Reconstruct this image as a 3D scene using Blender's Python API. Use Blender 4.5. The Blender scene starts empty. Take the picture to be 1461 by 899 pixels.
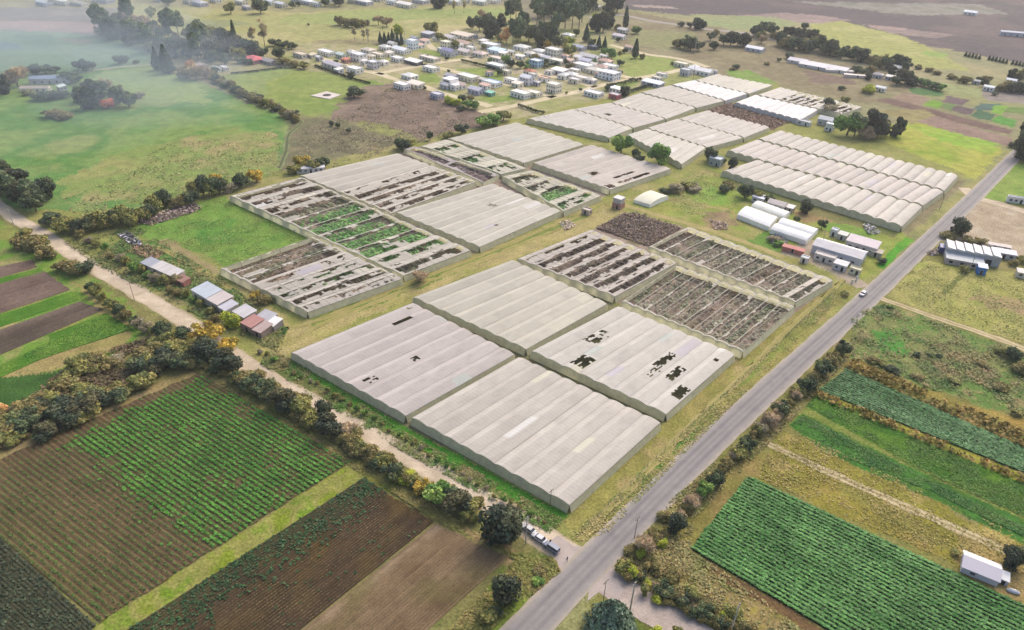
import bpy, bmesh, math, random
import numpy as np
random.seed(7); RNG = np.random.default_rng(7)
sc = bpy.context.scene
COL = sc.collection
R = math.radians
# ------------------------------------------------------------------ camera
PW, PH, FPX, PITCH, ROLL, HCAM = 1461.0, 899.0, 1000.0, R(33), R(1.5), 150.0
cF = np.array([0, math.cos(PITCH), -math.sin(PITCH)])
_X = np.array([1.0, 0, 0]); _U = np.cross(_X, cF)
cX = math.cos(ROLL)*_X + math.sin(ROLL)*_U
cU = -math.sin(ROLL)*_X + math.cos(ROLL)*_U
def G(x, y, z=0.0):
    """map position (metres) of a place read off the photograph"""
    d = cF*FPX + cX*(x-PW/2) - cU*(y-PH/2)
    t = (HCAM-z)/-d[2]
    return np.array([d[0]*t, d[1]*t])
def mpp(x, y):
    return float(np.linalg.norm(G(x+1, y)-G(x-1, y)))/2
from mathutils import Matrix, Vector
cam = bpy.data.cameras.new('camera'); cam.sensor_width = 36; cam.lens = 36*FPX/PW
cam.clip_end = 20000; cam.clip_start = 1
co = bpy.data.objects.new('camera', cam); COL.objects.link(co)
co.matrix_world = Matrix(((cX[0], cU[0], -cF[0], 0), (cX[1], cU[1], -cF[1], 0), (cX[2], cU[2], -cF[2], HCAM), (0, 0, 0, 1)))
sc.camera = co
# ------------------------------------------------------------------ colour
ALB = 1.55
def lin(c):
    c = np.asarray(c, float)/255.0
    return np.where(c <= 0.04045, c/12.92, ((c+0.055)/1.055)**2.4)
def al(*c, k=1.0):
    """albedo for a surface seen as this sRGB colour in even light"""
    if len(c) == 1: c = c[0]
    return np.clip(lin(c)/ALB*k, 0.004, 0.82)
# ------------------------------------------------------------------ numpy noise
def _h(ix, iy, s):
    h = (ix.astype(np.int64)*374761393 + iy.astype(np.int64)*668265263 + s*974634777) & 0xffffffff
    h = ((h ^ (h >> 13))*1274126177) & 0xffffffff
    return ((h ^ (h >> 16)) & 0xffff)/65535.0
def vn(x, y, s=0):
    fx = np.floor(x); fy = np.floor(y); u = x-fx; v = y-fy
    u = u*u*(3-2*u); v = v*v*(3-2*v)
    a = _h(fx, fy, s); b = _h(fx+1, fy, s); c = _h(fx, fy+1, s); d = _h(fx+1, fy+1, s)
    return (a*(1-u)+b*u)*(1-v) + (c*(1-u)+d*u)*v
def fbm(x, y, sc_, o=4, s=0):
    r = 0; a = 1; t = 0
    for k in range(o):
        r = r+a*vn(x/sc_+17.3*k, y/sc_+9.1*k, s+k*13); t += a; a *= .55; sc_ = sc_/2.07
    return r/t
def inpoly(px, py, poly):
    r = np.zeros(px.shape, bool); n = len(poly); j = n-1
    for i in range(n):
        xi, yi = poly[i]; xj, yj = poly[j]
        if yi != yj:
            c = ((yi > py) != (yj > py)) & (px < (xj-xi)*(py-yi)/(yj-yi)+xi)
            r ^= c
        j = i
    return r
# ------------------------------------------------------------------ meshes
def npmesh(name, V, F, col=None, uv=None, smooth=False):
    me = bpy.data.meshes.new(name)
    V = np.asarray(V, np.float32).reshape(-1, 3); F = np.asarray(F, np.int32)
    k = F.shape[1]
    me.vertices.add(len(V)); me.vertices.foreach_set('co', V.ravel())
    me.loops.add(F.size); me.loops.foreach_set('vertex_index', F.ravel())
    me.polygons.add(len(F)); me.polygons.foreach_set('loop_start', np.arange(0, F.size, k, dtype=np.int32))
    if smooth: me.polygons.foreach_set('use_smooth', np.ones(len(F), bool))
    me.update(calc_edges=True)
    if col is not None:
        a = me.color_attributes.new('Col', 'FLOAT_COLOR', 'POINT')
        c = np.ones((len(V), 4), np.float32); c[:, :3] = col
        a.data.foreach_set('color', c.ravel())
    if uv is not None:
        l = me.uv_layers.new(name='UVMap')
        l.data.foreach_set('uv', np.asarray(uv, np.float32)[F.ravel()].ravel())
    return me
def link(name, me, m=None, parent=None, loc=None):
    o = bpy.data.objects.new(name, me); COL.objects.link(o)
    if m is not None and me is not None and not me.materials: me.materials.append(m)
    if parent is not None: o.parent = parent
    if loc is not None: o.location = loc
    return o
def tag(o, label, cat=None, group=None, kind=None):
    if label: o['label'] = label
    if cat: o['category'] = cat
    if group: o['group'] = group
    if kind: o['kind'] = kind
    return o
def root(name, loc, rz, label, cat, group=None):
    o = bpy.data.objects.new(name, None); COL.objects.link(o); o.empty_display_size = .5
    o.location = loc; o.rotation_euler = (0, 0, rz)
    return tag(o, label, cat, group)
def struct(name, me, m):
    o = link(name, me, m); o['kind'] = 'structure'; return o
class MB:
    def __init__(s): s.v = []; s.f = []
    def box(s, c, d, rz=0, top=1.0):
        x, y, z = d[0]/2, d[1]/2, d[2]/2; n = len(s.v); ca, sa = math.cos(rz), math.sin(rz)
        for k, (a, b, e) in enumerate([(-x, -y, -z), (x, -y, -z), (x, y, -z), (-x, y, -z), (-x, -y, z), (x, -y, z), (x, y, z), (-x, y, z)]):
            if k > 3: a *= top; b *= top
            s.v.append((c[0]+a*ca-b*sa, c[1]+a*sa+b*ca, c[2]+e))
        s.f += [tuple(n+i for i in q) for q in ((0, 3, 2, 1), (4, 5, 6, 7), (0, 1, 5, 4), (1, 2, 6, 5), (2, 3, 7, 6), (3, 0, 4, 7))]
        return s
    def tube(s, pts, rad, n=8, cap=True):
        pts = [Vector(p) for p in pts]
        if not hasattr(rad, '__len__'): rad = [rad]*len(pts)
        b = len(s.v)
        for i, p in enumerate(pts):
            d = (pts[min(i+1, len(pts)-1)]-pts[max(i-1, 0)]).normalized()
            u = d.orthogonal().normalized() if abs(d.z) < .99 else Vector((1, 0, 0)); w = d.cross(u)
            for k in range(n):
                a = 2*math.pi*k/n
                s.v.append(tuple(p+(u*math.cos(a)+w*math.sin(a))*rad[i]))
        for i in range(len(pts)-1):
            for k in range(n):
                q = (k+1) % n
                s.f.append((b+i*n+k, b+i*n+q, b+(i+1)*n+q, b+(i+1)*n+k))
        if cap:
            s.f.append(tuple(b+k for k in reversed(range(n)))); s.f.append(tuple(b+(len(pts)-1)*n+k for k in range(n)))
        return s
    def poly(s, pts):
        n = len(s.v); s.v += [tuple(p) for p in pts]; s.f.append(tuple(range(n, n+len(pts)))); return s
    def prism(s, prof, y0, y1):
        """profile in x,z swept along y"""
        n = len(s.v); k = len(prof)
        s.v += [(x, y0, z) for x, z in prof]+[(x, y1, z) for x, z in prof]
        for i in range(k):
            j = (i+1) % k; s.f.append((n+i, n+j, n+k+j, n+k+i))
        s.f.append(tuple(n+i for i in reversed(range(k)))); s.f.append(tuple(n+k+i for i in range(k)))
        return s
    def mesh(s, name):
        me = bpy.data.meshes.new(name); me.from_pydata(s.v, [], s.f)
        bm = bmesh.new(); bm.from_mesh(me); bmesh.ops.recalc_face_normals(bm, faces=bm.faces); bm.to_mesh(me); bm.free()
        me.update(); return me
    def build(s, name, m, parent=None, bevel=0, smooth=False):
        me = s.mesh(name)
        if smooth: me.polygons.foreach_set('use_smooth', np.ones(len(me.polygons), bool))
        o = link(name, me, m, parent)
        if bevel:
            b = o.modifiers.new('bevel', 'BEVEL'); b.width = bevel; b.segments = 2; b.limit_method = 'ANGLE'
        return o
# ------------------------------------------------------------------ materials
def nodes(name):
    m = bpy.data.materials.new(name); m.use_nodes = True
    nt = m.node_tree; b = nt.nodes['Principled BSDF']
    return m, nt, b
def N(nt, t, **kw):
    n = nt.nodes.new(t)
    for k, v in kw.items():
        if k in n.inputs: n.inputs[k].default_value = v
        else: setattr(n, k, v)
    return n
def noise_val(nt, coord, scale, lo, hi, detail=3, rough=.6):
    n = N(nt, 'ShaderNodeTexNoise'); n.inputs['Scale'].default_value = scale; n.inputs['Detail'].default_value = detail
    n.inputs['Roughness'].default_value = rough
    nt.links.new(coord, n.inputs['Vector'])
    r = N(nt, 'ShaderNodeMapRange'); r.inputs['From Min'].default_value = .3; r.inputs['From Max'].default_value = .7
    r.inputs['To Min'].default_value = lo; r.inputs['To Max'].default_value = hi
    nt.links.new(n.outputs['Fac'], r.inputs['Value'])
    return r.outputs['Result'], n.outputs['Fac']
def mul(nt, a, b):
    m = N(nt, 'ShaderNodeMath', operation='MULTIPLY'); nt.links.new(a, m.inputs[0]); nt.links.new(b, m.inputs[1]); return m.outputs[0]
def vscale(nt, col, fac):
    m = N(nt, 'ShaderNodeVectorMath', operation='SCALE')
    nt.links.new(col, m.inputs[0]); nt.links.new(fac, m.inputs['Scale']); return m.outputs['Vector']
_MC = {}
def PM(name, c, rough=.8, var=.15, scale=.6, spec=.3, metal=0, streak=None):
    """plain painted/mineral surface with uneven tone"""
    key = (name, tuple(np.round(c, 4)))
    if key in _MC: return _MC[key]
    m, nt, b = nodes(name)
    tc = N(nt, 'ShaderNodeTexCoord')
    v = tc.outputs['Object']
    if streak:
        mp = N(nt, 'ShaderNodeMapping'); mp.inputs['Scale'].default_value = streak; nt.links.new(v, mp.inputs['Vector']); v = mp.outputs['Vector']
    f, raw = noise_val(nt, v, scale, 1-var, 1+var, 5)
    rgb = N(nt, 'ShaderNodeRGB'); rgb.outputs[0].default_value = (*[float(x) for x in c], 1)
    nt.links.new(vscale(nt, rgb.outputs[0], f), b.inputs['Base Color'])
    b.inputs['Roughness'].default_value = rough; b.inputs['Specular IOR Level'].default_value = spec
    b.inputs['Metallic'].default_value = metal
    _MC[key] = m; return m
def AM(name, rough=.95, spec=.1, s1=.35, v1=.18, s2=2.2, v2=.22, bump=0.0, transl=0.0):
    """surface colour stored with the mesh, broken up by noise"""
    m, nt, b = nodes(name)
    at = N(nt, 'ShaderNodeAttribute', attribute_name='Col')
    tc = N(nt, 'ShaderNodeTexCoord')
    f1, r1 = noise_val(nt, tc.outputs['Object'], s1, 1-v1, 1+v1, 4)
    f2, r2 = noise_val(nt, tc.outputs['Object'], s2, 1-v2, 1+v2, 3)
    c = vscale(nt, at.outputs['Color'], mul(nt, f1, f2))
    nt.links.new(c, b.inputs['Base Color'])
    b.inputs['Roughness'].default_value = rough; b.inputs['Specular IOR Level'].default_value = spec
    if bump:
        bp = N(nt, 'ShaderNodeBump'); bp.inputs['Strength'].default_value = bump; bp.inputs['Distance'].default_value = .4
        nt.links.new(r2, bp.inputs['Height']); nt.links.new(bp.outputs['Normal'], b.inputs['Normal'])
    if transl:
        tr = N(nt, 'ShaderNodeBsdfTranslucent'); nt.links.new(c, tr.inputs['Color'])
        mx = N(nt, 'ShaderNodeMixShader'); mx.inputs['Fac'].default_value = transl
        out = nt.nodes['Material Output']
        nt.links.new(b.outputs[0], mx.inputs[1]); nt.links.new(tr.outputs[0], mx.inputs[2]); nt.links.new(mx.outputs[0], out.inputs['Surface'])
    return m
M_ground = AM('ground', s1=.16, v1=.20, s2=1.3, v2=.36, bump=.45)
M_soil = AM('soil', s1=.5, v1=.14, s2=2.6, v2=.25, bump=.4)
M_leaf = AM('leaves', rough=.7, spec=.25, s1=.5, v1=.15, s2=3, v2=.15, transl=.22)
M_crop = AM('crop_leaves', rough=.65, spec=.25, s1=.12, v1=.15, s2=1.5, v2=.15, transl=.15)
M_bark = PM('bark', al(120, 105, 90), .95, .3, 3)
def film_material():
    m, nt, b = nodes('greenhouse_film')
    at = N(nt, 'ShaderNodeAttribute', attribute_name='Col')
    uv = N(nt, 'ShaderNodeUVMap')
    tc = N(nt, 'ShaderNodeTexCoord')
    sp = N(nt, 'ShaderNodeSeparateXYZ'); nt.links.new(uv.outputs[0], sp.inputs[0])
    w = N(nt, 'ShaderNodeMath', operation='FRACT'); md = N(nt, 'ShaderNodeMath', operation='MULTIPLY'); md.inputs[1].default_value = .72
    nt.links.new(sp.outputs['X'], md.inputs[0]); nt.links.new(md.outputs[0], w.inputs[0])
    lt = N(nt, 'ShaderNodeMath', operation='LESS_THAN'); lt.inputs[1].default_value = .16; nt.links.new(w.outputs[0], lt.inputs[0])
    sb = N(nt, 'ShaderNodeMapRange'); sb.inputs['To Min'].default_value = 1.0; sb.inputs['To Max'].default_value = .90; nt.links.new(lt.outputs[0], sb.inputs['Value'])
    f1, r1 = noise_val(nt, tc.outputs['Object'], .12, .94, 1.06, 4)
    f2, r2 = noise_val(nt, tc.outputs['Object'], 1.7, .95, 1.05, 4)
    c = vscale(nt, at.outputs['Color'], mul(nt, mul(nt, f1, f2), sb.outputs['Result']))
    nt.links.new(c, b.inputs['Base Color'])
    b.inputs['Roughness'].default_value = .55; b.inputs['Specular IOR Level'].default_value = .3
    bp = N(nt, 'ShaderNodeBump'); bp.inputs['Strength'].default_value = .25; bp.inputs['Distance'].default_value = .25
    nt.links.new(r2, bp.inputs['Height']); nt.links.new(bp.outputs['Normal'], b.inputs['Normal'])
    tr = N(nt, 'ShaderNodeBsdfTranslucent'); nt.links.new(c, tr.inputs['Color'])
    mx = N(nt, 'ShaderNodeMixShader'); mx.inputs['Fac'].default_value = .25
    nt.links.new(b.outputs[0], mx.inputs[1]); nt.links.new(tr.outputs[0], mx.inputs[2]); nt.links.new(mx.outputs[0], nt.nodes['Material Output'].inputs['Surface'])
    return m
M_film = film_material()
M_net = PM('net_wall', al(190, 186, 156, k=2.0), .8, .14, .5, .2)
_nt = M_net.node_tree; _b = _nt.nodes['Principled BSDF']; _t = N(_nt, 'ShaderNodeBsdfTranslucent'); _nt.links.new(_b.inputs['Base Color'].links[0].from_socket, _t.inputs['Color'])
_m = N(_nt, 'ShaderNodeMixShader'); _m.inputs['Fac'].default_value = .4; _nt.links.new(_b.outputs[0], _m.inputs[1]); _nt.links.new(_t.outputs[0], _m.inputs[2]); _nt.links.new(_m.outputs[0], _nt.nodes['Material Output'].inputs['Surface'])
M_frame = PM('bleached_timber', al(205, 198, 182), .9, .12, 1.2, .2)
M_gutter = PM('gutter_strip', al(150, 146, 130), .8, .2, .6, .2)
M_glass = PM('window_glass', np.array([.055, .06, .068]), .2, .2, .5, .6)
M_dark = PM('dark_opening', np.array([.025, .023, .022]), .9, .2, 1)
# ------------------------------------------------------------------ ground sheet
ZONES = []
def zone(poly, *cols, sc_=22, warp=2.5, bias=0.0):
    ZONES.append(([tuple(G(*p)) for p in poly], [al(c) for c in cols], sc_, warp, bias))
def far(y): return y
# far country
zone([(-900, -60), (2400, -60), (2400, 120), (-900, 140)], (150, 150, 105), (168, 160, 120), (135, 128, 105), sc_=120, warp=20)
zone([(900, -70), (2600, -70), (2600, 140), (1461, 108), (1390, 92), (1300, 62), (1200, 32), (1060, 28), (960, 20), (885, 12)], (108, 96, 98), (98, 90, 92), (120, 106, 104), sc_=70, warp=8)
zone([(1050, 22), (1120, 18), (1190, 24), (1215, 30), (1160, 34), (1060, 30)], (172, 150, 142), (150, 132, 126), sc_=25, warp=6)
zone([(1230, 34), (1290, 40), (1360, 50), (1340, 56), (1270, 47)], (172, 150, 140), (140, 124, 120), sc_=25, warp=6)
zone([(900, 6), (960, 9), (965, 13), (905, 10)], (172, 155, 145), sc_=25, warp=5)
zone([(1120, 2), (1400, 6), (1440, 20), (1300, 22), (1180, 8)], (128, 124, 112), (150, 146, 136), (112, 116, 100), sc_=40, warp=10)
zone([(1330, 66), (1480, 95), (1480, 125), (1380, 108), (1310, 92)], (172, 162, 120), (150, 150, 110), sc_=30, warp=6)
zone([(1155, 34), (1200, 30), (1290, 52), (1325, 68), (1360, 88), (1390, 102), (1310, 96), (1240, 78), (1160, 56)], (176, 176, 104), (168, 170, 100), (186, 182, 118), sc_=40, warp=4)
zone([(1320, 72), (1355, 77), (1345, 83), (1315, 78)], (150, 172, 90), sc_=20, warp=3)
zone([(985, 20), (1100, 24), (1150, 34), (1060, 44), (1005, 36)], (150, 162, 110), (160, 160, 115), sc_=40, warp=5)
zone([(890, 15), (990, 32), (1060, 46), (1120, 62), (1260, 100), (1300, 118), (1300, 165), (1230, 168), (1100, 120), (1000, 104), (900, 78), (870, 45)], (152, 142, 108), (140, 128, 98), (160, 152, 118), sc_=35, warp=5)
zone([(900, 42), (990, 46), (1000, 64), (960, 72), (900, 64)], (150, 148, 104), (140, 145, 95), sc_=30, warp=4)
zone([(1145, 100), (1215, 112), (1225, 122), (1160, 118)], (140, 118, 102), (128, 110, 98), sc_=20, warp=3)
zone([(1035, 100), (1065, 100), (1110, 118), (1085, 122), (1040, 108)], (125, 160, 70), (140, 160, 85), sc_=15, warp=3)
# pale hay fields beyond the town
zone([(190, 6), (430, 18), (560, 10), (740, 8), (760, 40), (640, 62), (560, 72), (430, 78), (330, 62), (190, 45)], (182, 175, 120), (168, 168, 108), (192, 182, 132), sc_=60, warp=8)
zone([(240, 30), (330, 28), (360, 35), (300, 40), (250, 40)], (150, 155, 110), sc_=30, warp=6)
zone([(410, 22), (520, 14), (720, 12), (735, 26), (640, 26), (470, 34), (400, 32)], (150, 164, 96), (165, 172, 105), sc_=40, warp=6)
zone([(440, 60), (500, 55), (560, 58), (545, 66), (470, 70)], (148, 138, 104), (160, 152, 110), sc_=25, warp=4)
# left hazy country
zone([(-400, 8), (185, 12), (170, 52), (100, 58), (-400, 40)], (152, 144, 138), (140, 136, 128), (162, 152, 142), sc_=45, warp=8)
zone([(-40, 30), (60, 30), (140, 33), (140, 46), (70, 46), (-40, 40)], (186, 158, 146), (168, 146, 136), sc_=30, warp=6)
zone([(-400, 40), (80, 45), (150, 52), (215, 58), (232, 76), (210, 92), (110, 103), (-400, 112)], (138, 162, 128), (128, 156, 120), (146, 166, 132), sc_=50, warp=4)
zone([(15, 50), (75, 49), (80, 66), (55, 70)], (112, 142, 112), sc_=30, warp=3)
zone([(-200, 58), (20, 60), (35, 70), (-200, 74)], (118, 142, 140), sc_=30, warp=3)
zone([(85, 55), (120, 56), (138, 63), (100, 62)], (150, 150, 128), sc_=30, warp=3)
zone([(110, 66), (215, 88), (120, 70)], (120, 140, 110), sc_=30, warp=2)
zone([(-600, 112), (110, 104), (215, 93), (300, 122), (405, 165), (425, 188), (400, 245), (300, 272), (225, 300), (120, 312), (-600, 235)], (118, 156, 82), (136, 160, 90), (102, 144, 74), (148, 162, 98), sc_=45, warp=4)
zone([(150, 225), (240, 200), (330, 185), (400, 190), (400, 245), (300, 272), (225, 290), (110, 285), (80, 262)], (158, 160, 98), (136, 156, 84), (168, 158, 108), sc_=22, warp=6)
zone([(100, 120), (160, 100), (215, 97), (290, 122), (300, 150), (180, 140)], (160, 172, 108), (150, 172, 100), sc_=35, warp=6)
zone([(300, 110), (400, 96), (470, 105), (560, 120), (545, 150), (500, 165), (440, 165), (390, 150)], (140, 158, 84), (150, 162, 90), (128, 152, 74), sc_=35, warp=4)
zone([(500, 140), (530, 132), (550, 138), (530, 152), (505, 152)], (110, 160, 78), sc_=15, warp=3)
zone([(315, 118), (350, 135), (410, 165), (440, 172), (430, 185), (415, 172), (340, 142)], (128, 122, 100), (112, 112, 90), sc_=12, warp=3)
zone([(415, 172), (470, 168), (540, 150), (620, 195), (580, 212), (480, 238), (430, 246), (395, 250), (405, 215)], (134, 126, 98), (118, 116, 86), (146, 138, 104), sc_=18, warp=4)
zone([(500, 165), (530, 160), (545, 172), (600, 196), (580, 204), (520, 182)], (150, 152, 92), sc_=18, warp=4)
zone([(470, 168), (505, 128), (560, 118), (620, 132), (660, 150), (715, 170), (690, 182), (640, 198), (600, 198), (540, 176)], (142, 122, 108), (128, 112, 98), (150, 130, 116), (136, 124, 96), sc_=16, warp=5)
zone([(425, 60), (560, 66), (700, 40), (860, 40), (900, 80), (985, 92), (1025, 105), (950, 125), (760, 168), (715, 172), (640, 135), (560, 118), (440, 90), (380, 78)], (154, 160, 98), (166, 164, 110), (182, 172, 134), (146, 156, 88), sc_=26, warp=4)
zone([(870, 75), (950, 82), (985, 92), (950, 104), (900, 110), (880, 92)], (150, 164, 88), (160, 168, 96), sc_=20, warp=3)
for p in ([(690, 96), (722, 100), (716, 116), (640, 100)], [(598, 70), (630, 74), (640, 80), (600, 82)], [(590, 108), (620, 103), (632, 118), (600, 118)], [(684, 140), (740, 134), (756, 140), (700, 148)], [(870, 118), (905, 112), (912, 120), (880, 128)]):
    zone(p, (136, 156, 78), (148, 162, 84), sc_=14, warp=2)
for p in ([(500, 86), (560, 88), (600, 95), (540, 102)], [(640, 45), (700, 50), (690, 70), (640, 66)], [(760, 100), (850, 108), (830, 118), (770, 108)], [(800, 84), (870, 92), (880, 106), (810, 108)], [(690, 80), (730, 88), (750, 108), (700, 100)], [(428, 72), (450, 80), (440, 90), (420, 84)]):
    zone(p, (196, 184, 156), (178, 170, 136), (186, 170, 144), sc_=10, warp=3)
# right far strips
def strips(quads):
    for q, c in quads: zone(q, c, tuple(max(0, k-12) for k in c), sc_=14, warp=1.0)
zone([(1100, 120), (1240, 150), (1260, 130), (1461, 160), (1520, 200), (1461, 215), (1380, 190), (1180, 165)], (152, 148, 108), (142, 138, 100), sc_=22, warp=3)
strips([([(1298, 125), (1350, 128), (1344, 138), (1300, 134)], (100, 138, 84)), ([(1275, 136), (1300, 132), (1325, 140), (1310, 152), (1278, 145)], (160, 138, 118)),
        ([(1248, 143), (1268, 140), (1446, 186), (1440, 192), (1380, 178)], (128, 104, 96)), ([(1318, 150), (1330, 142), (1345, 146), (1338, 155)], (128, 168, 60)),
        ([(1352, 137), (1385, 143), (1372, 150), (1344, 146)], (120, 100, 104)), ([(1340, 152), (1352, 146), (1368, 151), (1358, 160)], (116, 140, 84)),
        ([(1356, 157), (1366, 151), (1392, 156), (1382, 164)], (112, 96, 98)), ([(1400, 148), (1430, 148), (1415, 158), (1388, 156)], (92, 118, 108)),
        ([(1384, 164), (1396, 156), (1420, 164), (1412, 172), (1398, 170)], (76, 112, 80)), ([(1420, 150), (1440, 152), (1428, 164), (1412, 160)], (128, 172, 62)),
        ([(1412, 172), (1425, 165), (1452, 172), (1446, 182)], (96, 156, 62)), ([(1440, 152), (1475, 155), (1470, 164), (1432, 160)], (118, 144, 74)),
        ([(1392, 128), (1461, 132), (1480, 150), (1410, 144)], (160, 150, 140)), ([(1290, 172), (1330, 165), (1446, 198), (1440, 210), (1380, 196)], (158, 134, 120)),
        ([(1250, 158), (1320, 156), (1335, 165), (1300, 176)], (158, 148, 100)), ([(1345, 118), (1400, 126), (1400, 140), (1340, 132)], (160, 166, 112))])
zone([(1115, 182), (1180, 178), (1290, 178), (1310, 174), (1380, 196), (1432, 212), (1395, 256), (1371, 250), (1290, 228), (1200, 205)], (162, 172, 66), (178, 178, 84), (146, 168, 56), sc_=30, warp=3)
zone([(1140, 182), (1190, 186), (1255, 208), (1225, 208), (1160, 194)], (188, 160, 84), (176, 168, 82), sc_=14, warp=4)
zone([(1290, 178), (1340, 184), (1428, 206), (1410, 222), (1340, 200)], (140, 180, 62), (160, 182, 72), sc_=20, warp=3)
# land around the greenhouses
zone([(-60, 300), (200, 300), (420, 240), (640, 190), (760, 165), (960, 118), (1110, 120), (1180, 170), (1380, 250), (1240, 420), (860, 800), (740, 760), (400, 560), (180, 420), (60, 340)], (160, 156, 92), (148, 152, 82), (172, 162, 108), sc_=18, warp=3)
zone([(180, 330), (270, 290), (320, 282), (440, 332), (448, 338), (318, 382), (280, 362)], (108, 150, 62), (124, 156, 70), (146, 158, 80), sc_=16, warp=3)
zone([(270, 318), (340, 310), (330, 345), (285, 350)], (86, 140, 58), (106, 150, 62), sc_=10, warp=4)
zone([(150, 350), (220, 340), (270, 372), (320, 400), (400, 450), (418, 500), (330, 470), (220, 400), (160, 370)], (116, 132, 74), (94, 132, 62), (140, 142, 88), sc_=12, warp=4)
zone([(250, 355), (300, 362), (318, 390), (420, 452), (400, 470), (300, 400)], (124, 146, 72), (150, 150, 86), sc_=12, warp=2)
zone([(225, 345), (240, 340), (318, 388), (310, 392)], (160, 146, 104), sc_=8, warp=1.5)
zone([(330, 395), (420, 455), (600, 395), (860, 288), (905, 290), (870, 320), (740, 366), (585, 424), (420, 500), (388, 520), (360, 470)], (168, 160, 96), (180, 166, 112), (152, 154, 84), sc_=14, warp=2)
zone([(440, 455), (600, 400), (690, 360), (860, 293), (862, 299), (700, 366), (600, 410), (445, 470)], (124, 144, 66), (146, 150, 80), sc_=12, warp=2)
zone([(895, 290), (960, 255), (1020, 240), (1290, 330), (1280, 365), (1225, 402), (1150, 352), (985, 315)], (160, 160, 82), (146, 160, 74), (172, 164, 104), sc_=12, warp=3)
zone([(985, 262), (1060, 268), (1090, 282), (1040, 292), (980, 290)], (132, 168, 70), (150, 164, 78), sc_=9, warp=3)
zone([(1000, 302), (1040, 300), (1052, 322), (1010, 330)], (150, 128, 100), (160, 146, 100), sc_=7, warp=3)
zone([(1130, 300), (1180, 306), (1195, 316), (1150, 320)], (164, 140, 96), sc_=7, warp=2)
zone([(1175, 315), (1225, 322), (1260, 345), (1215, 350), (1170, 325)], (118, 160, 66), (136, 160, 70), sc_=8, warp=2)
zone([(1040, 256), (1280, 330), (1278, 340), (1200, 318), (1040, 268)], (112, 122, 66), (134, 128, 80), sc_=7, warp=2)
zone([(1250, 380), (1290, 338), (1304, 342), (1262, 384)], (84, 160, 44), (104, 162, 50), sc_=8, warp=1)
zone([(1060, 348), (1100, 330), (1128, 352), (1110, 360)], (112, 148, 64), sc_=7, warp=2)
zone([(1110, 362), (1150, 340), (1190, 350), (1215, 395), (1240, 408), (1222, 412), (1180, 388), (1140, 368)], (188, 172, 146), (176, 164, 136), sc_=7, warp=1.5)
zone([(1300, 330), (1440, 215), (1452, 222), (1330, 350)], (168, 160, 104), (150, 152, 92), sc_=9, warp=1)
zone([(1285, 326), (1368, 252), (1380, 258), (1296, 338)], (140, 132, 96), (152, 140, 110), sc_=6, warp=1.5)
zone([(800, 745), (945, 605), (1050, 510), (1190, 404), (1222, 410), (985, 648), (880, 745), (830, 775)], (164, 152, 90), (150, 146, 78), (178, 160, 108), sc_=9, warp=1.5)
zone([(855, 735), (900, 690), (985, 605), (1000, 608), (940, 668), (880, 728)], (112, 142, 62), (92, 140, 50), (140, 130, 80), sc_=7, warp=2)
zone([(1046, 545), (1140, 455), (1195, 405), (1205, 406), (1150, 470), (1056, 555)], (134, 152, 70), (150, 150, 78), sc_=8, warp=1.5)
zone([(420, 508), (585, 612), (812, 735), (800, 750), (580, 628), (410, 520)], (66, 138, 40), (84, 142, 48), (104, 140, 58), sc_=8, warp=1.6)
zone([(385, 515), (410, 520), (580, 628), (800, 750), (790, 765), (560, 640), (380, 530)], (134, 128, 78), (110, 124, 64), (150, 134, 92), sc_=6, warp=1.5)
# left of the dirt road
zone([(-500, 290), (0, 305), (250, 465), (500, 615), (690, 730), (790, 800), (700, 1100), (-700, 1000)], (128, 124, 76), (140, 134, 82), (112, 118, 64), sc_=12, warp=2)
zone([(-300, 325), (0, 315), (70, 350), (140, 400), (220, 470), (180, 500), (120, 520), (-300, 620)], (148, 150, 78), (112, 150, 56), (164, 152, 100), sc_=12, warp=3)
zone([(100, 395), (140, 420), (190, 470), (180, 492), (120, 512), (40, 540), (-60, 585), (-60, 560), (120, 480), (160, 470)], (168, 150, 100), (156, 146, 88), sc_=8, warp=2)
zone([(-300, 570), (60, 530), (110, 522), (90, 560), (0, 590), (-300, 680)], (70, 104, 46), (58, 96, 40), sc_=8, warp=3)
zone([(480, 665), (520, 672), (620, 740), (720, 795), (790, 790), (808, 815), (770, 860), (700, 920), (640, 900), (730, 800), (620, 742), (515, 680)], (144, 140, 66), (120, 138, 56), (158, 146, 86), sc_=9, warp=2)
zone([(130, 896), (500, 661), (521, 680), (190, 900), (120, 950)], (130, 146, 46), (152, 150, 82), (118, 146, 44), sc_=5, warp=.6)
zone([(640, 745), (700, 765), (745, 800), (740, 815), (720, 800)], (186, 156, 112), (170, 148, 104), sc_=7, warp=2)
zone([(740, 790), (785, 790), (795, 815), (765, 850), (740, 840)], (128, 112, 66), (104, 132, 50), (150, 124, 84), sc_=5, warp=2)
zone([(-300, 830), (0, 842), (60, 900), (90, 960), (-300, 1000)], (124, 116, 50), (140, 124, 66), sc_=8, warp=2)
zone([(0, 640), (110, 600), (260, 532), (285, 525), (500, 655), (488, 662), (282, 538), (0, 655)], (150, 138, 84), (168, 148, 104), sc_=8, warp=1)
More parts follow.
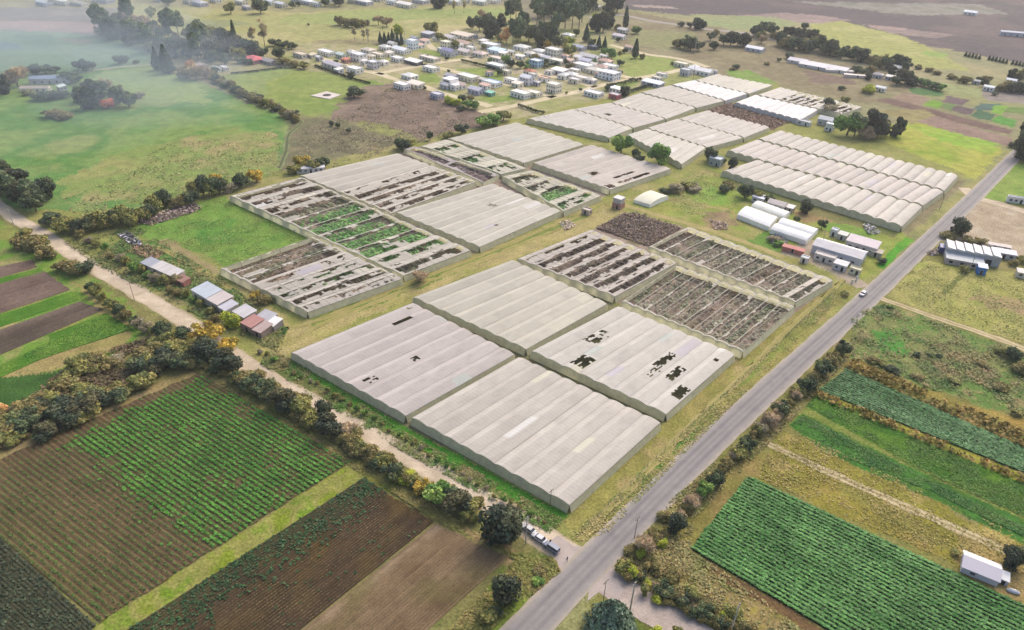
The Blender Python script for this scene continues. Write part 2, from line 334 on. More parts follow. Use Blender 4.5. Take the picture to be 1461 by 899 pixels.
# right of the asphalt road
zone([(1440, 225), (1600, 180), (2200, 400), (2200, 1200), (700, 1200), (800, 1000), (840, 850), (1040, 620), (1240, 420), (1330, 340)], (146, 140, 82), (132, 132, 70), (158, 148, 94), sc_=12, warp=2)
zone([(800, 930), (868, 865), (1000, 900), (1040, 960), (900, 1050)], (118, 110, 62), (92, 120, 48), sc_=6, warp=2)
zone([(1390, 280), (1440, 235), (1500, 230), (1700, 330), (1461, 292)], (146, 166, 78), (130, 160, 68), sc_=12, warp=2)
zone([(1335, 345), (1375, 295), (1400, 286), (1461, 300), (1700, 360), (1700, 420), (1461, 368), (1380, 345)], (194, 176, 150), (182, 164, 138), (200, 184, 160), sc_=12, warp=2)
zone([(1262, 420), (1320, 372), (1461, 392), (1800, 470), (1800, 580), (1461, 490), (1290, 432)], (166, 166, 88), (174, 168, 100), (150, 162, 74), sc_=14, warp=2)
zone([(1375, 425), (1420, 420), (1480, 440), (1480, 455), (1420, 440)], (170, 148, 108), sc_=9, warp=3)
zone([(1340, 418), (1350, 420), (1395, 380), (1390, 378)], (112, 120, 60), sc_=6, warp=1)
zone([(1210, 445), (1262, 432), (1461, 500), (1700, 590), (1700, 700), (1461, 595), (1330, 560), (1215, 512)], (122, 142, 76), (140, 142, 86), (104, 136, 64), (154, 140, 96), sc_=8, warp=3)
zone([(1240, 475), (1275, 470), (1300, 500), (1262, 505)], (84, 144, 58), sc_=8, warp=3)
zone([(1200, 520), (1225, 512), (1330, 560), (1461, 600), (1700, 700), (1700, 740), (1461, 618), (1340, 570), (1230, 532)], (176, 146, 76), (160, 140, 72), (142, 134, 66), sc_=5, warp=1.5)
zone([(1166, 560), (1178, 556), (1461, 672), (1700, 770), (1700, 790), (1461, 690), (1300, 620)], (160, 152, 62), (140, 148, 54), sc_=5, warp=1.5)
zone([(1150, 580), (1165, 562), (1300, 622), (1461, 690), (1700, 790), (1700, 850), (1461, 740), (1300, 668)], (74, 118, 34), (92, 130, 42), (66, 112, 34), (84, 120, 46), sc_=7, warp=.4)
zone([(1140, 592), (1152, 582), (1300, 662), (1461, 735), (1700, 840), (1700, 860), (1461, 742), (1300, 669), (1200, 618)], (142, 146, 76), (124, 140, 62), sc_=4, warp=.5)
zone([(1125, 608), (1145, 590), (1200, 616), (1300, 667), (1461, 741), (1700, 855), (1700, 890), (1461, 778), (1330, 712), (1200, 656)], (58, 118, 46), (74, 126, 48), (66, 112, 44), (96, 126, 50), sc_=6, warp=.6)
zone([(1095, 640), (1122, 618), (1200, 657), (1330, 713), (1461, 779), (1700, 880), (1700, 1000), (1461, 862), (1380, 815), (1080, 680)], (164, 146, 76), (150, 140, 62), (142, 138, 56), (178, 160, 96), sc_=9, warp=2)
zone([(1180, 680), (1230, 700), (1340, 760), (1370, 790), (1330, 778), (1200, 705)], (126, 120, 62), (140, 134, 66), sc_=6, warp=2)
zone([(1365, 760), (1420, 770), (1470, 800), (1480, 860), (1440, 858), (1400, 830), (1362, 800)], (178, 152, 100), (160, 146, 84), sc_=6, warp=2)
zone([(880, 800), (940, 760), (985, 790), (1080, 850), (1180, 905), (1150, 960), (1000, 900), (890, 830)], (140, 122, 76), (128, 120, 62), (154, 136, 90), (160, 148, 66), sc_=6, warp=2)
zone([(935, 770), (1060, 640), (1100, 645), (1080, 682), (985, 788)], (150, 132, 80), (138, 132, 68), sc_=6, warp=2)
zone([(975, 795), (990, 788), (1190, 905), (1180, 915)], (116, 92, 62), sc_=6, warp=1)
# bare earth under and beside the greenhouses
for q in ([(325, 281), (430, 252), (568, 220), (610, 205), (735, 175), (835, 208), (845, 207), (960, 244), (868, 276), (858, 283), (684, 358), (575, 398), (438, 450), (313, 390), (448, 340)],
          [(738, 372), (850, 325), (890, 305), (985, 325), (1190, 402), (1060, 508), (880, 432)]):
    zone(q, (158, 140, 122), (174, 154, 138), (148, 138, 108), sc_=7, warp=.6)
for q in ([(418, 508), (588, 432), (738, 372), (880, 436), (1050, 508), (948, 602), (812, 728), (584, 612)],):
    zone(q, (136, 132, 96), (120, 118, 84), sc_=7, warp=.6)
zone([(850, 326), (888, 306), (905, 304), (972, 326), (925, 352)], (124, 106, 100), (112, 98, 90), (134, 120, 88), sc_=4, warp=1)
zone([(1000, 160), (1040, 147), (1130, 170), (1102, 186)], (132, 108, 92), (120, 104, 88), sc_=5, warp=1)
def build_ground():
    us = np.concatenate([np.linspace(-6, -.95, 60)[:-1], np.linspace(-.95, .95, 760), np.linspace(.95, 6, 60)[1:]])
    ys = [-400.0, -200.0, -60.0, 0.0, 30.0, 45.0]; y = 52.0
    while y < 1400: ys.append(y); y += max(.42, y*.0034)
    while y < 6000: ys.append(y); y *= 1.06
    ys = np.array(ys)
    s = np.maximum(ys, 50)*.98+18
    X = np.clip(us[None, :]*s[:, None], -7000, 7000)+us[None, :]*20; Y = np.repeat(ys[:, None], len(us), 1)
    x = X.ravel(); y = Y.ravel(); n = len(x)
    C = np.tile(al(150, 150, 100), (n, 1))
    C = C*(.85+.3*fbm(x, y, 60, 3, 5))[:, None]
    w1 = fbm(x, y, 7, 3, 31)-.5; w2 = fbm(x, y, 7, 3, 77)-.5
    for poly, cols, sc_, warp, bias in ZONES:
        P = np.array(poly); mn = P.min(0)-warp*2; mx = P.max(0)+warp*2
        idx = np.where((x > mn[0]) & (x < mx[0]) & (y > mn[1]) & (y < mx[1]))[0]
        if not len(idx): continue
        xi, yi = x[idx], y[idx]
        gz = RNG.normal(size=(2, len(idx)))*min(warp, 5)*.22; ins = inpoly(xi+w1[idx]*warp*2.4+gz[0], yi+w2[idx]*warp*2.4+gz[1], poly)
        idx = idx[ins]; xi, yi = x[idx], y[idx]
        if not len(idx): continue
        sd = int(abs(poly[0][0]*13+poly[0][1]*7)) % 997
        k = len(cols)
        t = np.clip((fbm(xi, yi, sc_, 4, sd)-.5)*1.9+.5, 0, .9999)
        if k == 1: c = np.tile(cols[0], (len(idx), 1))
        else:
            q = t*(k-1); i0 = np.floor(q).astype(int); f = (q-i0)[:, None]; f = f*f*(3-2*f)
            A = np.array(cols); c = A[i0]*(1-f)+A[i0+1]*f
        c = c*(.88+.24*fbm(xi, yi, 1.6+sc_*.06, 3, sd+3))[:, None]
        C[idx] = c
    V = np.stack([x, y, np.zeros(n)], 1)
    a, b = X.shape
    I = np.arange(a*b).reshape(a, b)
    F = np.stack([I[:-1, :-1].ravel(), I[:-1, 1:].ravel(), I[1:, 1:].ravel(), I[1:, :-1].ravel()], 1)
    struct('ground', npmesh('ground', V, F, C), M_ground)
build_ground()
# ------------------------------------------------------------------ roads
def smooth_line(pts, step):
    P = [np.array(p, float) for p in pts]
    out = []
    for i in range(len(P)-1):
        p0 = P[max(i-1, 0)]; p1 = P[i]; p2 = P[i+1]; p3 = P[min(i+2, len(P)-1)]
        n = max(2, int(np.linalg.norm(p2-p1)/step))
        for k in range(n):
            t = k/n
            out.append(.5*((2*p1)+(-p0+p2)*t+(2*p0-5*p1+4*p2-p3)*t*t+(-p0+3*p1-3*p2+p3)*t**3))
    out.append(P[-1]); return np.array(out)
def ribbon(name, pts, width, m, z, cols, step=2.0, nc=9, ragged=.5, crown=0.0, sd=1):
    L = smooth_line(pts, step)
    T = np.gradient(L, axis=0); T /= np.linalg.norm(T, axis=1)[:, None]
    Nn = np.stack([-T[:, 1], T[:, 0]], 1)
    W = width if hasattr(width, '__len__') else [width]*2
    w = np.interp(np.linspace(0, 1, len(L)), np.linspace(0, 1, len(W)), W)
    d = np.cumsum(np.r_[0, np.linalg.norm(np.diff(L, axis=0), axis=1)])
    u = np.linspace(-1, 1, nc)
    V = []; C = []; UV = []
    for j, uu in enumerate(u):
        off = uu*w/2
        if abs(uu) == 1: off = off+np.sign(uu)*ragged*(fbm(d, d*0+uu*50, 5, 3, sd)-.5)*2
        p = L+Nn*off[:, None]
        zz = z+crown*(1-uu*uu)
        V.append(np.c_[p, np.full(len(L), zz)])
        ci = cols(np.full(len(L), uu), d, p[:, 0], p[:, 1]); C.append(ci)
        UV.append(np.c_[off, d])
    V = np.stack(V, 1).reshape(-1, 3); C = np.stack(C, 1).reshape(-1, 3); UV = np.stack(UV, 1).reshape(-1, 2)
    I = np.arange(len(V)).reshape(len(L), nc)
    F = np.stack([I[:-1, :-1].ravel(), I[:-1, 1:].ravel(), I[1:, 1:].ravel(), I[1:, :-1].ravel()], 1)
    return struct(name, npmesh(name, V, F, C, UV), m)
def lerp(a, b, t): return a+(b-a)*np.asarray(t)[:, None]
M_road = AM('asphalt', rough=.85, spec=.3, s1=.3, v1=.08, s2=3, v2=.10)
M_dirt = AM('dirt_road', s1=.35, v1=.12, s2=1.8, v2=.16, bump=.2)
def asphalt_cols(u, d, x, y):
    base = np.tile(al(160, 154, 151), (len(u), 1))
    track = np.exp(-((np.abs(u)-.38)/.14)**2)+.7*np.exp(-(u/.1)**2)
    c = lerp(base, np.tile(al(130, 125, 126), (len(u), 1)), np.clip(track*(.5+.7*fbm(x, y, 9, 3, 3))+.5*np.clip(fbm(x, y, 4, 3, 55)*3-1.9, 0, 1), 0, 1))
    sh = np.clip((np.abs(u)-.72)/.2, 0, 1)
    return lerp(c, np.tile(al(186, 174, 156), (len(u), 1)), sh*(.6+.6*fbm(x, y, 3, 3, 9)))
def dirt_cols(u, d, x, y):
    c = lerp(np.tile(al(236, 217, 190), (len(u), 1)), np.tile(al(194, 176, 152), (len(u), 1)), np.clip(fbm(x, y, 5, 4, 8)*1.6-.3, 0, 1))
    return lerp(c, np.tile(al(172, 158, 118), (len(u), 1)), np.clip((np.abs(u)-.75)/.3, 0, 1))
def town_cols(u, d, x, y):
    return lerp(np.tile(al(236, 222, 190), (len(u), 1)), np.tile(al(208, 194, 156), (len(u), 1)), fbm(x, y, 8, 3, 8))
def gp(*p): return [G(*q) for q in p]
a0 = G(753, 897); a1 = G(986, 660); dirv = (a1-a0)/np.linalg.norm(a1-a0)
road_pts = [a0-dirv*120, a0-dirv*30, a0]+gp((850, 797), (986, 660), (1095, 557), (1234, 430), (1320, 348), (1385, 286), (1443, 228), (1468, 205))
ribbon('asphalt_road', road_pts, [9.6, 9.6, 9.4, 9.0, 8.6, 8.4, 8.2, 8.2], M_road, .10, asphalt_cols, 2.0, 25, .35)
ribbon('dirt_road', gp((-160, 195), (-60, 252), (-12, 287), (34, 319), (86, 350), (130, 380), (187, 412), (255, 453), (276, 467), (369, 531), (425, 563), (495, 603), (590, 655), (690, 715), (750, 748), (778, 768), (820, 795)), [7.6, 7.4, 7.4, 7.4, 7.4, 8], M_dirt, .05, dirt_cols, 2.0, 11, .9)
ribbon('gravel_road', gp((842, 800), (870, 830), (915, 862), (955, 884), (1010, 915), (1100, 975)), [9, 9, 8, 7.5, 7.5], M_dirt, .06, lambda u, d, x, y: lerp(np.tile(al(208, 192, 180), (len(u), 1)), np.tile(al(186, 170, 160), (len(u), 1)), fbm(x, y, 4, 4, 2)), 1.5, 11, .6)
def patch(name, pts, m, z, c1, c2, sc_=4):
    me = MB().poly([(*G(*p), z) for p in pts]).mesh(name)
    P = np.array([v.co[:2] for v in me.vertices])
    a = me.color_attributes.new('Col', 'FLOAT_COLOR', 'POINT')
    c = lerp(np.tile(al(c1), (len(P), 1)), np.tile(al(c2), (len(P), 1)), fbm(P[:, 0], P[:, 1], sc_, 3, 3))
    a.data.foreach_set('color', np.c_[c, np.ones(len(P))].astype(np.float32).ravel())
    return struct(name, me, m)
for jp in ([(796, 820), (795, 803), (788, 790), (776, 778), (796, 764), (818, 779), (838, 781), (852, 770), (858, 785), (832, 812)], [(870, 796), (868, 806), (874, 826), (892, 843), (880, 856), (858, 842), (838, 858), (845, 815)]):
    patch('junction', jp, M_road, .085, (204, 188, 176), (178, 166, 162))
tan_track = lambda u, d, x, y: lerp(np.tile(al(220, 202, 164), (len(u), 1)), np.tile(al(164, 150, 104), (len(u), 1)), np.clip(np.abs(np.abs(u)-.55)*2+fbm(x, y, 3, 3, 4)-.5, 0, 1))
ribbon('farm_track', gp((1252, 424), (1280, 434), (1340, 455), (1400, 475), (1461, 498), (1560, 540)), 3.6, M_dirt, .05, tan_track, 2, 9, .8)
ribbon('farm_track', gp((1080, 624), (1100, 635), (1160, 664), (1250, 704), (1340, 744), (1400, 770), (1440, 790)), 3.0, M_dirt, .05, tan_track, 2, 9, .8)
ribbon('farm_track', gp((1375, 268), (1392, 282), (1430, 292), (1470, 304), (1540, 325)), 7, M_dirt, .05, dirt_cols, 2, 9, .8)
ribbon('farm_track', gp((1232, 410), (1215, 398), (1185, 378), (1165, 362), (1152, 348)), 7, M_dirt, .05, lambda u, d, x, y: lerp(np.tile(al(196, 180, 158), (len(u), 1)), np.tile(al(176, 162, 140), (len(u), 1)), fbm(x, y, 4, 3, 4)), 2, 9, .8)
ribbon('farm_track', gp((890, 292), (930, 305), (985, 320), (1060, 345), (1120, 368)), 4, M_dirt, .05, lambda u, d, x, y: lerp(np.tile(al(190, 172, 120), (len(u), 1)), np.tile(al(166, 158, 100), (len(u), 1)), fbm(x, y, 5, 3, 4)), 2, 9, 1)
for tp in ([(392, 470), (440, 462), (520, 430), (600, 398), (700, 358), (790, 322), (872, 292)], [(420, 488), (470, 458), (600, 406), (700, 366), (800, 326)], [(826, 772), (880, 716), (960, 634), (1060, 536), (1140, 456), (1205, 398)], [(150, 372), (215, 352), (262, 372), (330, 412), (395, 456), (412, 478)], [(960, 262), (985, 290), (1040, 300), (1056, 322)], [(895, 286), (960, 262), (1010, 246), (1026, 252)]):
    ribbon('worn_track', gp(*tp), 2.6, M_dirt, .045, lambda u, d, x, y: lerp(np.tile(al(186, 168, 116), (len(u), 1)), np.tile(al(158, 154, 88), (len(u), 1)), np.clip(np.abs(np.abs(u)-.6)*2.2+fbm(x, y, 4, 3, 4)*1.2-.6, 0, 1)), 1.5, 9, 1.0)
for p in ([(441, 78), (470, 87), (517, 100), (542, 106), (560, 112), (604, 123), (619, 129), (642, 136), (683, 147), (700, 152)], [(540, 106), (560, 101), (623, 90), (674, 83), (697, 81), (724, 76), (760, 72)],
          [(570, 82), (604, 92), (626, 97), (645, 101), (687, 112), (717, 119), (749, 127), (773, 134), (791, 139)], [(683, 160), (720, 154), (761, 145), (791, 138), (834, 129), (850, 124), (875, 118), (903, 113), (920, 110), (948, 105), (974, 99)],
          [(740, 98), (757, 104), (797, 111), (823, 117), (850, 124)], [(640, 72), (660, 78), (676, 83)], [(610, 62), (620, 70), (640, 72)], [(871, 64), (920, 77), (956, 82), (985, 88), (1010, 96)], [(860, 106), (885, 108), (903, 113)]):
    ribbon('town_road', gp(*p), 7.2, M_dirt, .06, town_cols, 4, 7, .6)
ribbon('country_road', gp((840, 25), (870, 22), (890, 22), (930, 30), (980, 37), (1010, 42), (1060, 47), (1110, 58)), 9, M_dirt, .06, lambda u, d, x, y: np.tile(al(176, 168, 160), (len(u), 1)), 6, 5, 1)
ribbon('field_path', gp((105, 104), (130, 101), (170, 96), (215, 92), (232, 88)), 4, M_dirt, .05, lambda u, d, x, y: np.tile(al(186, 180, 150), (len(u), 1)), 4, 5, 1)
ribbon('drainage_ditch', gp((300, 118), (345, 138), (395, 160), (418, 168), (430, 175), (412, 192), (408, 215), (398, 240)), 3.4, M_dirt, .05, lambda u, d, x, y: lerp(np.tile(al(150, 160, 110), (len(u), 1)), np.tile(al(88, 92, 66), (len(u), 1)), 1-np.abs(u)), 3, 7, 1)
# ------------------------------------------------------------------ scattered leaf quads
def quads(cen, nrm, size, col, asp=1.0, rng=RNG):
    """one small leaf quad per centre"""
    n = len(cen)
    nrm = nrm/np.maximum(np.linalg.norm(nrm, axis=1)[:, None], 1e-6)
    r = rng.normal(size=(n, 3)); u = np.cross(nrm, r); u /= np.maximum(np.linalg.norm(u, axis=1)[:, None], 1e-6)
    w = np.cross(nrm, u)
    size = np.broadcast_to(size, (n,))[:, None]
    a = u*size*.5; b = w*size*.5*asp
    V = np.stack([cen-a-b*.6, cen+a*.7-b, cen+a+b*.7, cen-a*.6+b], 1).reshape(-1, 3)
    return V, np.repeat(col, 4, axis=0)
def qmesh(name, V, C):
    return npmesh(name, V, np.arange(len(V)).reshape(-1, 4), C)
def jit(c, n, v=.18, rng=RNG):
    c = np.asarray(c)
    if c.ndim == 1: c = np.tile(c, (n, 1))
    return np.clip(c*(1+rng.normal(size=(n, 1))*v)*(1+rng.normal(size=(n, 3))*v*.3), .004, .8)
# ------------------------------------------------------------------ crop fields
def bil(q, s, t):
    a, b, c, d = [np.asarray(p) for p in q]
    s = np.asarray(s)[..., None]; t = np.asarray(t)[..., None]
    return a*(1-s)*(1-t)+b*s*(1-t)+c*s*t+d*(1-s)*t
def rowfield(name, quad, spacing, h, colf, z=.06, step=2.0, rag=.9, tone=.22):
    q = gp(*quad)
    Lr = max(np.linalg.norm(q[1]-q[0]), np.linalg.norm(q[2]-q[3])); Wd = max(np.linalg.norm(q[3]-q[0]), np.linalg.norm(q[2]-q[1]))
    nr = max(2, int(Wd/spacing)); ns = max(4, int(Lr/step))
    prof = np.array([0, .3, .7, 1.0]); pz = np.array([0, h, h, 0])
    t = np.concatenate([(i+prof[:-1])/nr for i in range(nr)]+[[1.0]]); zz = np.concatenate([np.tile(pz[:-1], nr), [0.0]])
    s = np.linspace(0, 1, ns)
    S, T = np.meshgrid(s, t); Z = np.tile(zz[:, None], (1, ns))
    e = rag*(fbm(T*Wd, T*0+quad[0][0], 3, 3, 4)-.5)*2/Lr
    S2 = np.where(S == 0, S+e, np.where(S == 1, S+e, S))
    P = bil(q, S2, T); x = P[..., 0].ravel(); y = P[..., 1].ravel()
    zz = Z.ravel()*(.7+.6*fbm(x, y, 2.5, 2, 5))+z
    ridge = (Z.ravel() > 0).astype(float)
    C = colf(S.ravel(), T.ravel(), x, y, ridge)
    rowi = np.floor(T.ravel()*nr-1e-6)
    C = C*(1+tone*(vn(rowi*.77, rowi*0, 3)-.5)+tone*(vn(S.ravel()*Lr/14, rowi*.9, 8)-.5))[:, None]
    I = np.arange(S.size).reshape(S.shape)
    F = np.stack([I[:-1, :-1].ravel(), I[:-1, 1:].ravel(), I[1:, 1:].ravel(), I[1:, :-1].ravel()], 1)
    o = struct(name, npmesh(name, np.c_[x, y, zz], F, C), M_soil)
    return q, nr, Lr
PV, PC = [], []
def plants(q, nr, Lr, dens, step, size, col, hgt, nq=4, jw=.25, up=.7, store=None):
    Wd = np.linalg.norm(q[3]-q[0])
    n = max(2, int(Lr/step)); s = (np.arange(n)+.5)/n
    S, T = np.meshgrid(s, (np.arange(nr)+.5)/nr); S = S.ravel()+RNG.normal(size=S.size)*.25/n; T = T.ravel()
    P = bil(q, S, T)
    keep = RNG.random(len(S)) < dens(S, T, P[:, 0], P[:, 1])
    S, T, P = S[keep], T[keep], P[keep]; n = len(S)
    if not n: return
    c = col(S, T, P[:, 0], P[:, 1])
    sz = size*(.7+.6*RNG.random(n))
    cen = np.repeat(np.c_[P, np.full(n, hgt)], nq, 0)
    m = n*nq
    cen = cen+RNG.normal(size=(m, 3))*np.array([1, 1, .6])*np.repeat(sz, nq)[:, None]*jw
    cen[:, 2] = np.maximum(cen[:, 2], .12)
    nr_ = RNG.normal(size=(m, 3))*(1-up); nr_[:, 2] = np.abs(nr_[:, 2])+up
    V, C = quads(cen, nr_, np.repeat(sz, nq), jit(np.repeat(c, nq, 0), m, .16))
    (PV if store is None else store[0]).append(V); (PC if store is None else store[1]).append(C)
def flush(name, label):
    global PV, PC
    o = link(name, qmesh(name, np.concatenate(PV), np.concatenate(PC)), M_crop); tag(o, label, 'crops', None, 'stuff'); PV, PC = [], []
def mixc(a, b): return lambda f: lerp(np.tile(al(a), (len(f), 1)), np.tile(al(b), (len(f), 1)), np.clip(f, 0, 1))
soilA = mixc((98, 82, 58), (126, 104, 76))
big = [(283, 533), (499, 659), (141, 888), (-90, 694)]
def gden(S, T, x, y):
    g = np.clip(1.35-2.6*np.abs(T-.36)**1.15*(1+.3*S), 0, 1)
    g = g*(1-.68*np.clip((T-.57+.10*(fbm(x, y, 6, 3, 15)-.5))/.07, 0, 1))
    g = g*np.clip((S-.03)/.12*(1-.6*T)+.25*(T < .35), 0.12, 1)
    return np.clip(g*(.35+1.25*np.clip(fbm(x, y, 7, 4, 12)*2.6-.62, 0, 1)), .05, 1)
def big_soil(S, T, x, y, r):
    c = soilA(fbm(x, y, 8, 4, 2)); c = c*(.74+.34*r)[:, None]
    g = np.clip(gden(S, T, x, y)*1.0-.25, 0, .45)+np.clip((T-.72)*1.6, 0, .5)*r
    return lerp(c, np.tile(al(96, 104, 52), (len(S), 1)), g)
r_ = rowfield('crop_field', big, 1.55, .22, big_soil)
plants(*r_, lambda S, T, x, y: np.clip(.92-.25*(T-.6)*(T > .6)+0*S, 0, 1)*np.clip((S-.02)/.08, .25, 1), .38, .46, lambda S, T, x, y: mixc((78, 104, 42), (100, 138, 56))(fbm(x, y, 5, 3, 8)*1.6-.3-.5*(T > .58)), .28, 3, jw=.24, up=.8)
plants(*r_, lambda S, T, x, y: np.clip(gden(S, T, x, y)*1.55-.25, 0, 1)*(1-.6*np.clip((T-.57)/.08, 0, 1)), .40, .62, lambda S, T, x, y: mixc((70, 128, 40), (104, 162, 62))(fbm(x, y, 5, 3, 8)*1.5-.25)*1.1, .34, 4, jw=.24, up=.8)
flush('leafy_crop', 'bright green leafy crop growing in patchy rows in the lower left field')
r_ = rowfield('crop_field', [(-30, 738), (137, 893), (60, 980), (-170, 800)], 1.0, .18, lambda S, T, x, y, r: mixc((66, 66, 50), (84, 84, 60))(fbm(x, y, 8, 3, 2))*(.8+.3*r)[:, None])
plants(*r_, lambda S, T, x, y: .75+0*S, .8, .6, lambda S, T, x, y: mixc((62, 74, 52), (86, 98, 70))(fbm(x, y, 6, 3, 8)), .32, 3)
flush('dark_crop', 'dark greyish green crop in the small field at the bottom left edge')
dk = [(519, 682), (100, 951), (330, 978), (619, 745)]
def dk_soil(S, T, x, y, r):
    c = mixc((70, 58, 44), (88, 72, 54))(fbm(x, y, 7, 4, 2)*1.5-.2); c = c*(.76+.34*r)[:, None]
    c = lerp(c, np.tile(al(112, 92, 50), (len(S), 1)), r*np.clip(fbm(x, y, 6, 3, 21)*2-.85, 0, .75))
    return lerp(c, np.tile(al(60, 78, 50), (len(S), 1)), np.clip(.55-T*1.5, 0, .5))
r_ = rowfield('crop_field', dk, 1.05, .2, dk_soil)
plants(*r_, lambda S, T, x, y: np.clip((.52-T)*2.4, .04, .85)*np.clip(fbm(x, y, 10, 3, 3)*2-.35, .1, 1), .6, .55, lambda S, T, x, y: mixc((54, 84, 50), (78, 116, 64))(fbm(x, y, 6, 3, 8)), .36, 3)
plants(*r_, lambda S, T, x, y: np.clip(fbm(x, y, 8, 3, 9)*2.2-.5, .1, .85), .4, .24, lambda S, T, x, y: mixc((110, 94, 60), (142, 124, 86))(fbm(x, y, 6, 3, 8)), .28, 2)
flush('seedling_rows', 'thin seedlings in the fine rows of the dark ploughed field')
def tan_soil(S, T, x, y, r):
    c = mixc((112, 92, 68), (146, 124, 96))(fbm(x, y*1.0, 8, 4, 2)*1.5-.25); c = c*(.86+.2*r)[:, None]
    c = lerp(c, np.tile(al(170, 148, 120), (len(S), 1)), np.clip(1-np.abs(T-.07)/.09, 0, .9)*np.clip(fbm(x, y, 5, 3, 9)*2-.4, 0, 1))
    return lerp(c, np.tile(al(118, 112, 68), (len(S), 1)), np.clip(fbm(x, y, 9, 3, 44)*2.2-1.05, 0, .6))
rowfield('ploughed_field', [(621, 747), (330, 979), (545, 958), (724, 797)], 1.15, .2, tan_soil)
grn = [(1068, 680), (1580, 920), (1400, 1030), (986, 784)]
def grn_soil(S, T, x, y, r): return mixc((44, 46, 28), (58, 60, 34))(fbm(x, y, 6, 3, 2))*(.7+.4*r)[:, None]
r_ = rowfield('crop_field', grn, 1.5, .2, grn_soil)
plants(*r_, lambda S, T, x, y: np.clip(1.12-np.clip(fbm(x, y, 9, 3, 61)*2.4-1.5, 0, .8), 0, 1), .36, .72, lambda S, T, x, y: mixc((48, 110, 36), (112, 166, 88))(fbm(S*20, T*90, 5, 3, 8)*1.0+fbm(x, y, 12, 3, 5)*1.0-.5)*1.1, .45, 5, jw=.17, up=.8)
flush('tall_green_crop', 'deep green leafy crop in straight rows in the lower right field')
bl = [(1208, 527), (1610, 707), (1610, 735), (1168, 558)]
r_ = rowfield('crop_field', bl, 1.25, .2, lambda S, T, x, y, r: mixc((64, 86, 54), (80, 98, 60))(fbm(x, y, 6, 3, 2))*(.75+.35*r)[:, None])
plants(*r_, lambda S, T, x, y: .93+0*S, .42, .62, lambda S, T, x, y: mixc((70, 122, 60), (114, 160, 102))(fbm(S*20, T*40, 5, 3, 8)*1.8-.4)*1.1, .45, 4, jw=.2, up=.75)
flush('blue_green_crop', 'blue green leafy crop in a long band between two strips of dry maize')
for q, dn in (([(1218, 514), (1640, 692), (1640, 722), (1206, 526)], .8), ([(1168, 559), (1640, 752), (1640, 765), (1158, 566)], .55)):
    q = gp(*q); Lr = np.linalg.norm(q[1]-q[0]); nr = max(3, int(np.linalg.norm(q[3]-q[0])/1.1))
    plants(q, nr, Lr, lambda S, T, x, y, dn=dn: dn*np.clip(fbm(x, y, 6, 3, 4)*1.6, .3, 1), .6, .9, lambda S, T, x, y: mixc((138, 130, 56), (198, 164, 92))(fbm(x, y, 5, 3, 6)*1.6-.3), .8, 4, jw=.35, up=.35)
flush('dry_maize', 'dry yellow maize strips edging the blue green crop')
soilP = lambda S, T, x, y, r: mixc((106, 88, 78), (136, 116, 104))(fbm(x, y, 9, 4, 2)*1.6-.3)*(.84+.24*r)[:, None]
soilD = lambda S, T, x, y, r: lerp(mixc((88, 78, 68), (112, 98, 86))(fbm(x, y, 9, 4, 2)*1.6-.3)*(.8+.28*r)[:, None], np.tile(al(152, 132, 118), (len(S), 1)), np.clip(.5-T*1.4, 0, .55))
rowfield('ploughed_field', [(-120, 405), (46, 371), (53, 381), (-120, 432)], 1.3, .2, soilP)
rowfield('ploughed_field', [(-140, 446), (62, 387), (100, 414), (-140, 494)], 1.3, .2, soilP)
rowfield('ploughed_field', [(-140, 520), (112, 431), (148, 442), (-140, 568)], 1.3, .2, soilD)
gr2 = mixc((72, 122, 34), (108, 142, 52))
for q in ([(-60, 552), (92, 476), (70, 508), (-60, 566)], [(70, 478), (150, 447), (189, 470), (72, 508)], [(-140, 434), (54, 383), (64, 389), (-140, 444)], [(-140, 496), (102, 416), (112, 428), (-140, 516)]):
    rowfield('crop_field', q, 1.2, .15, lambda S, T, x, y, r: gr2(fbm(x, y, 7, 4, 3)*1.6-.3)*(.9+.15*r)[:, None], z=.07)
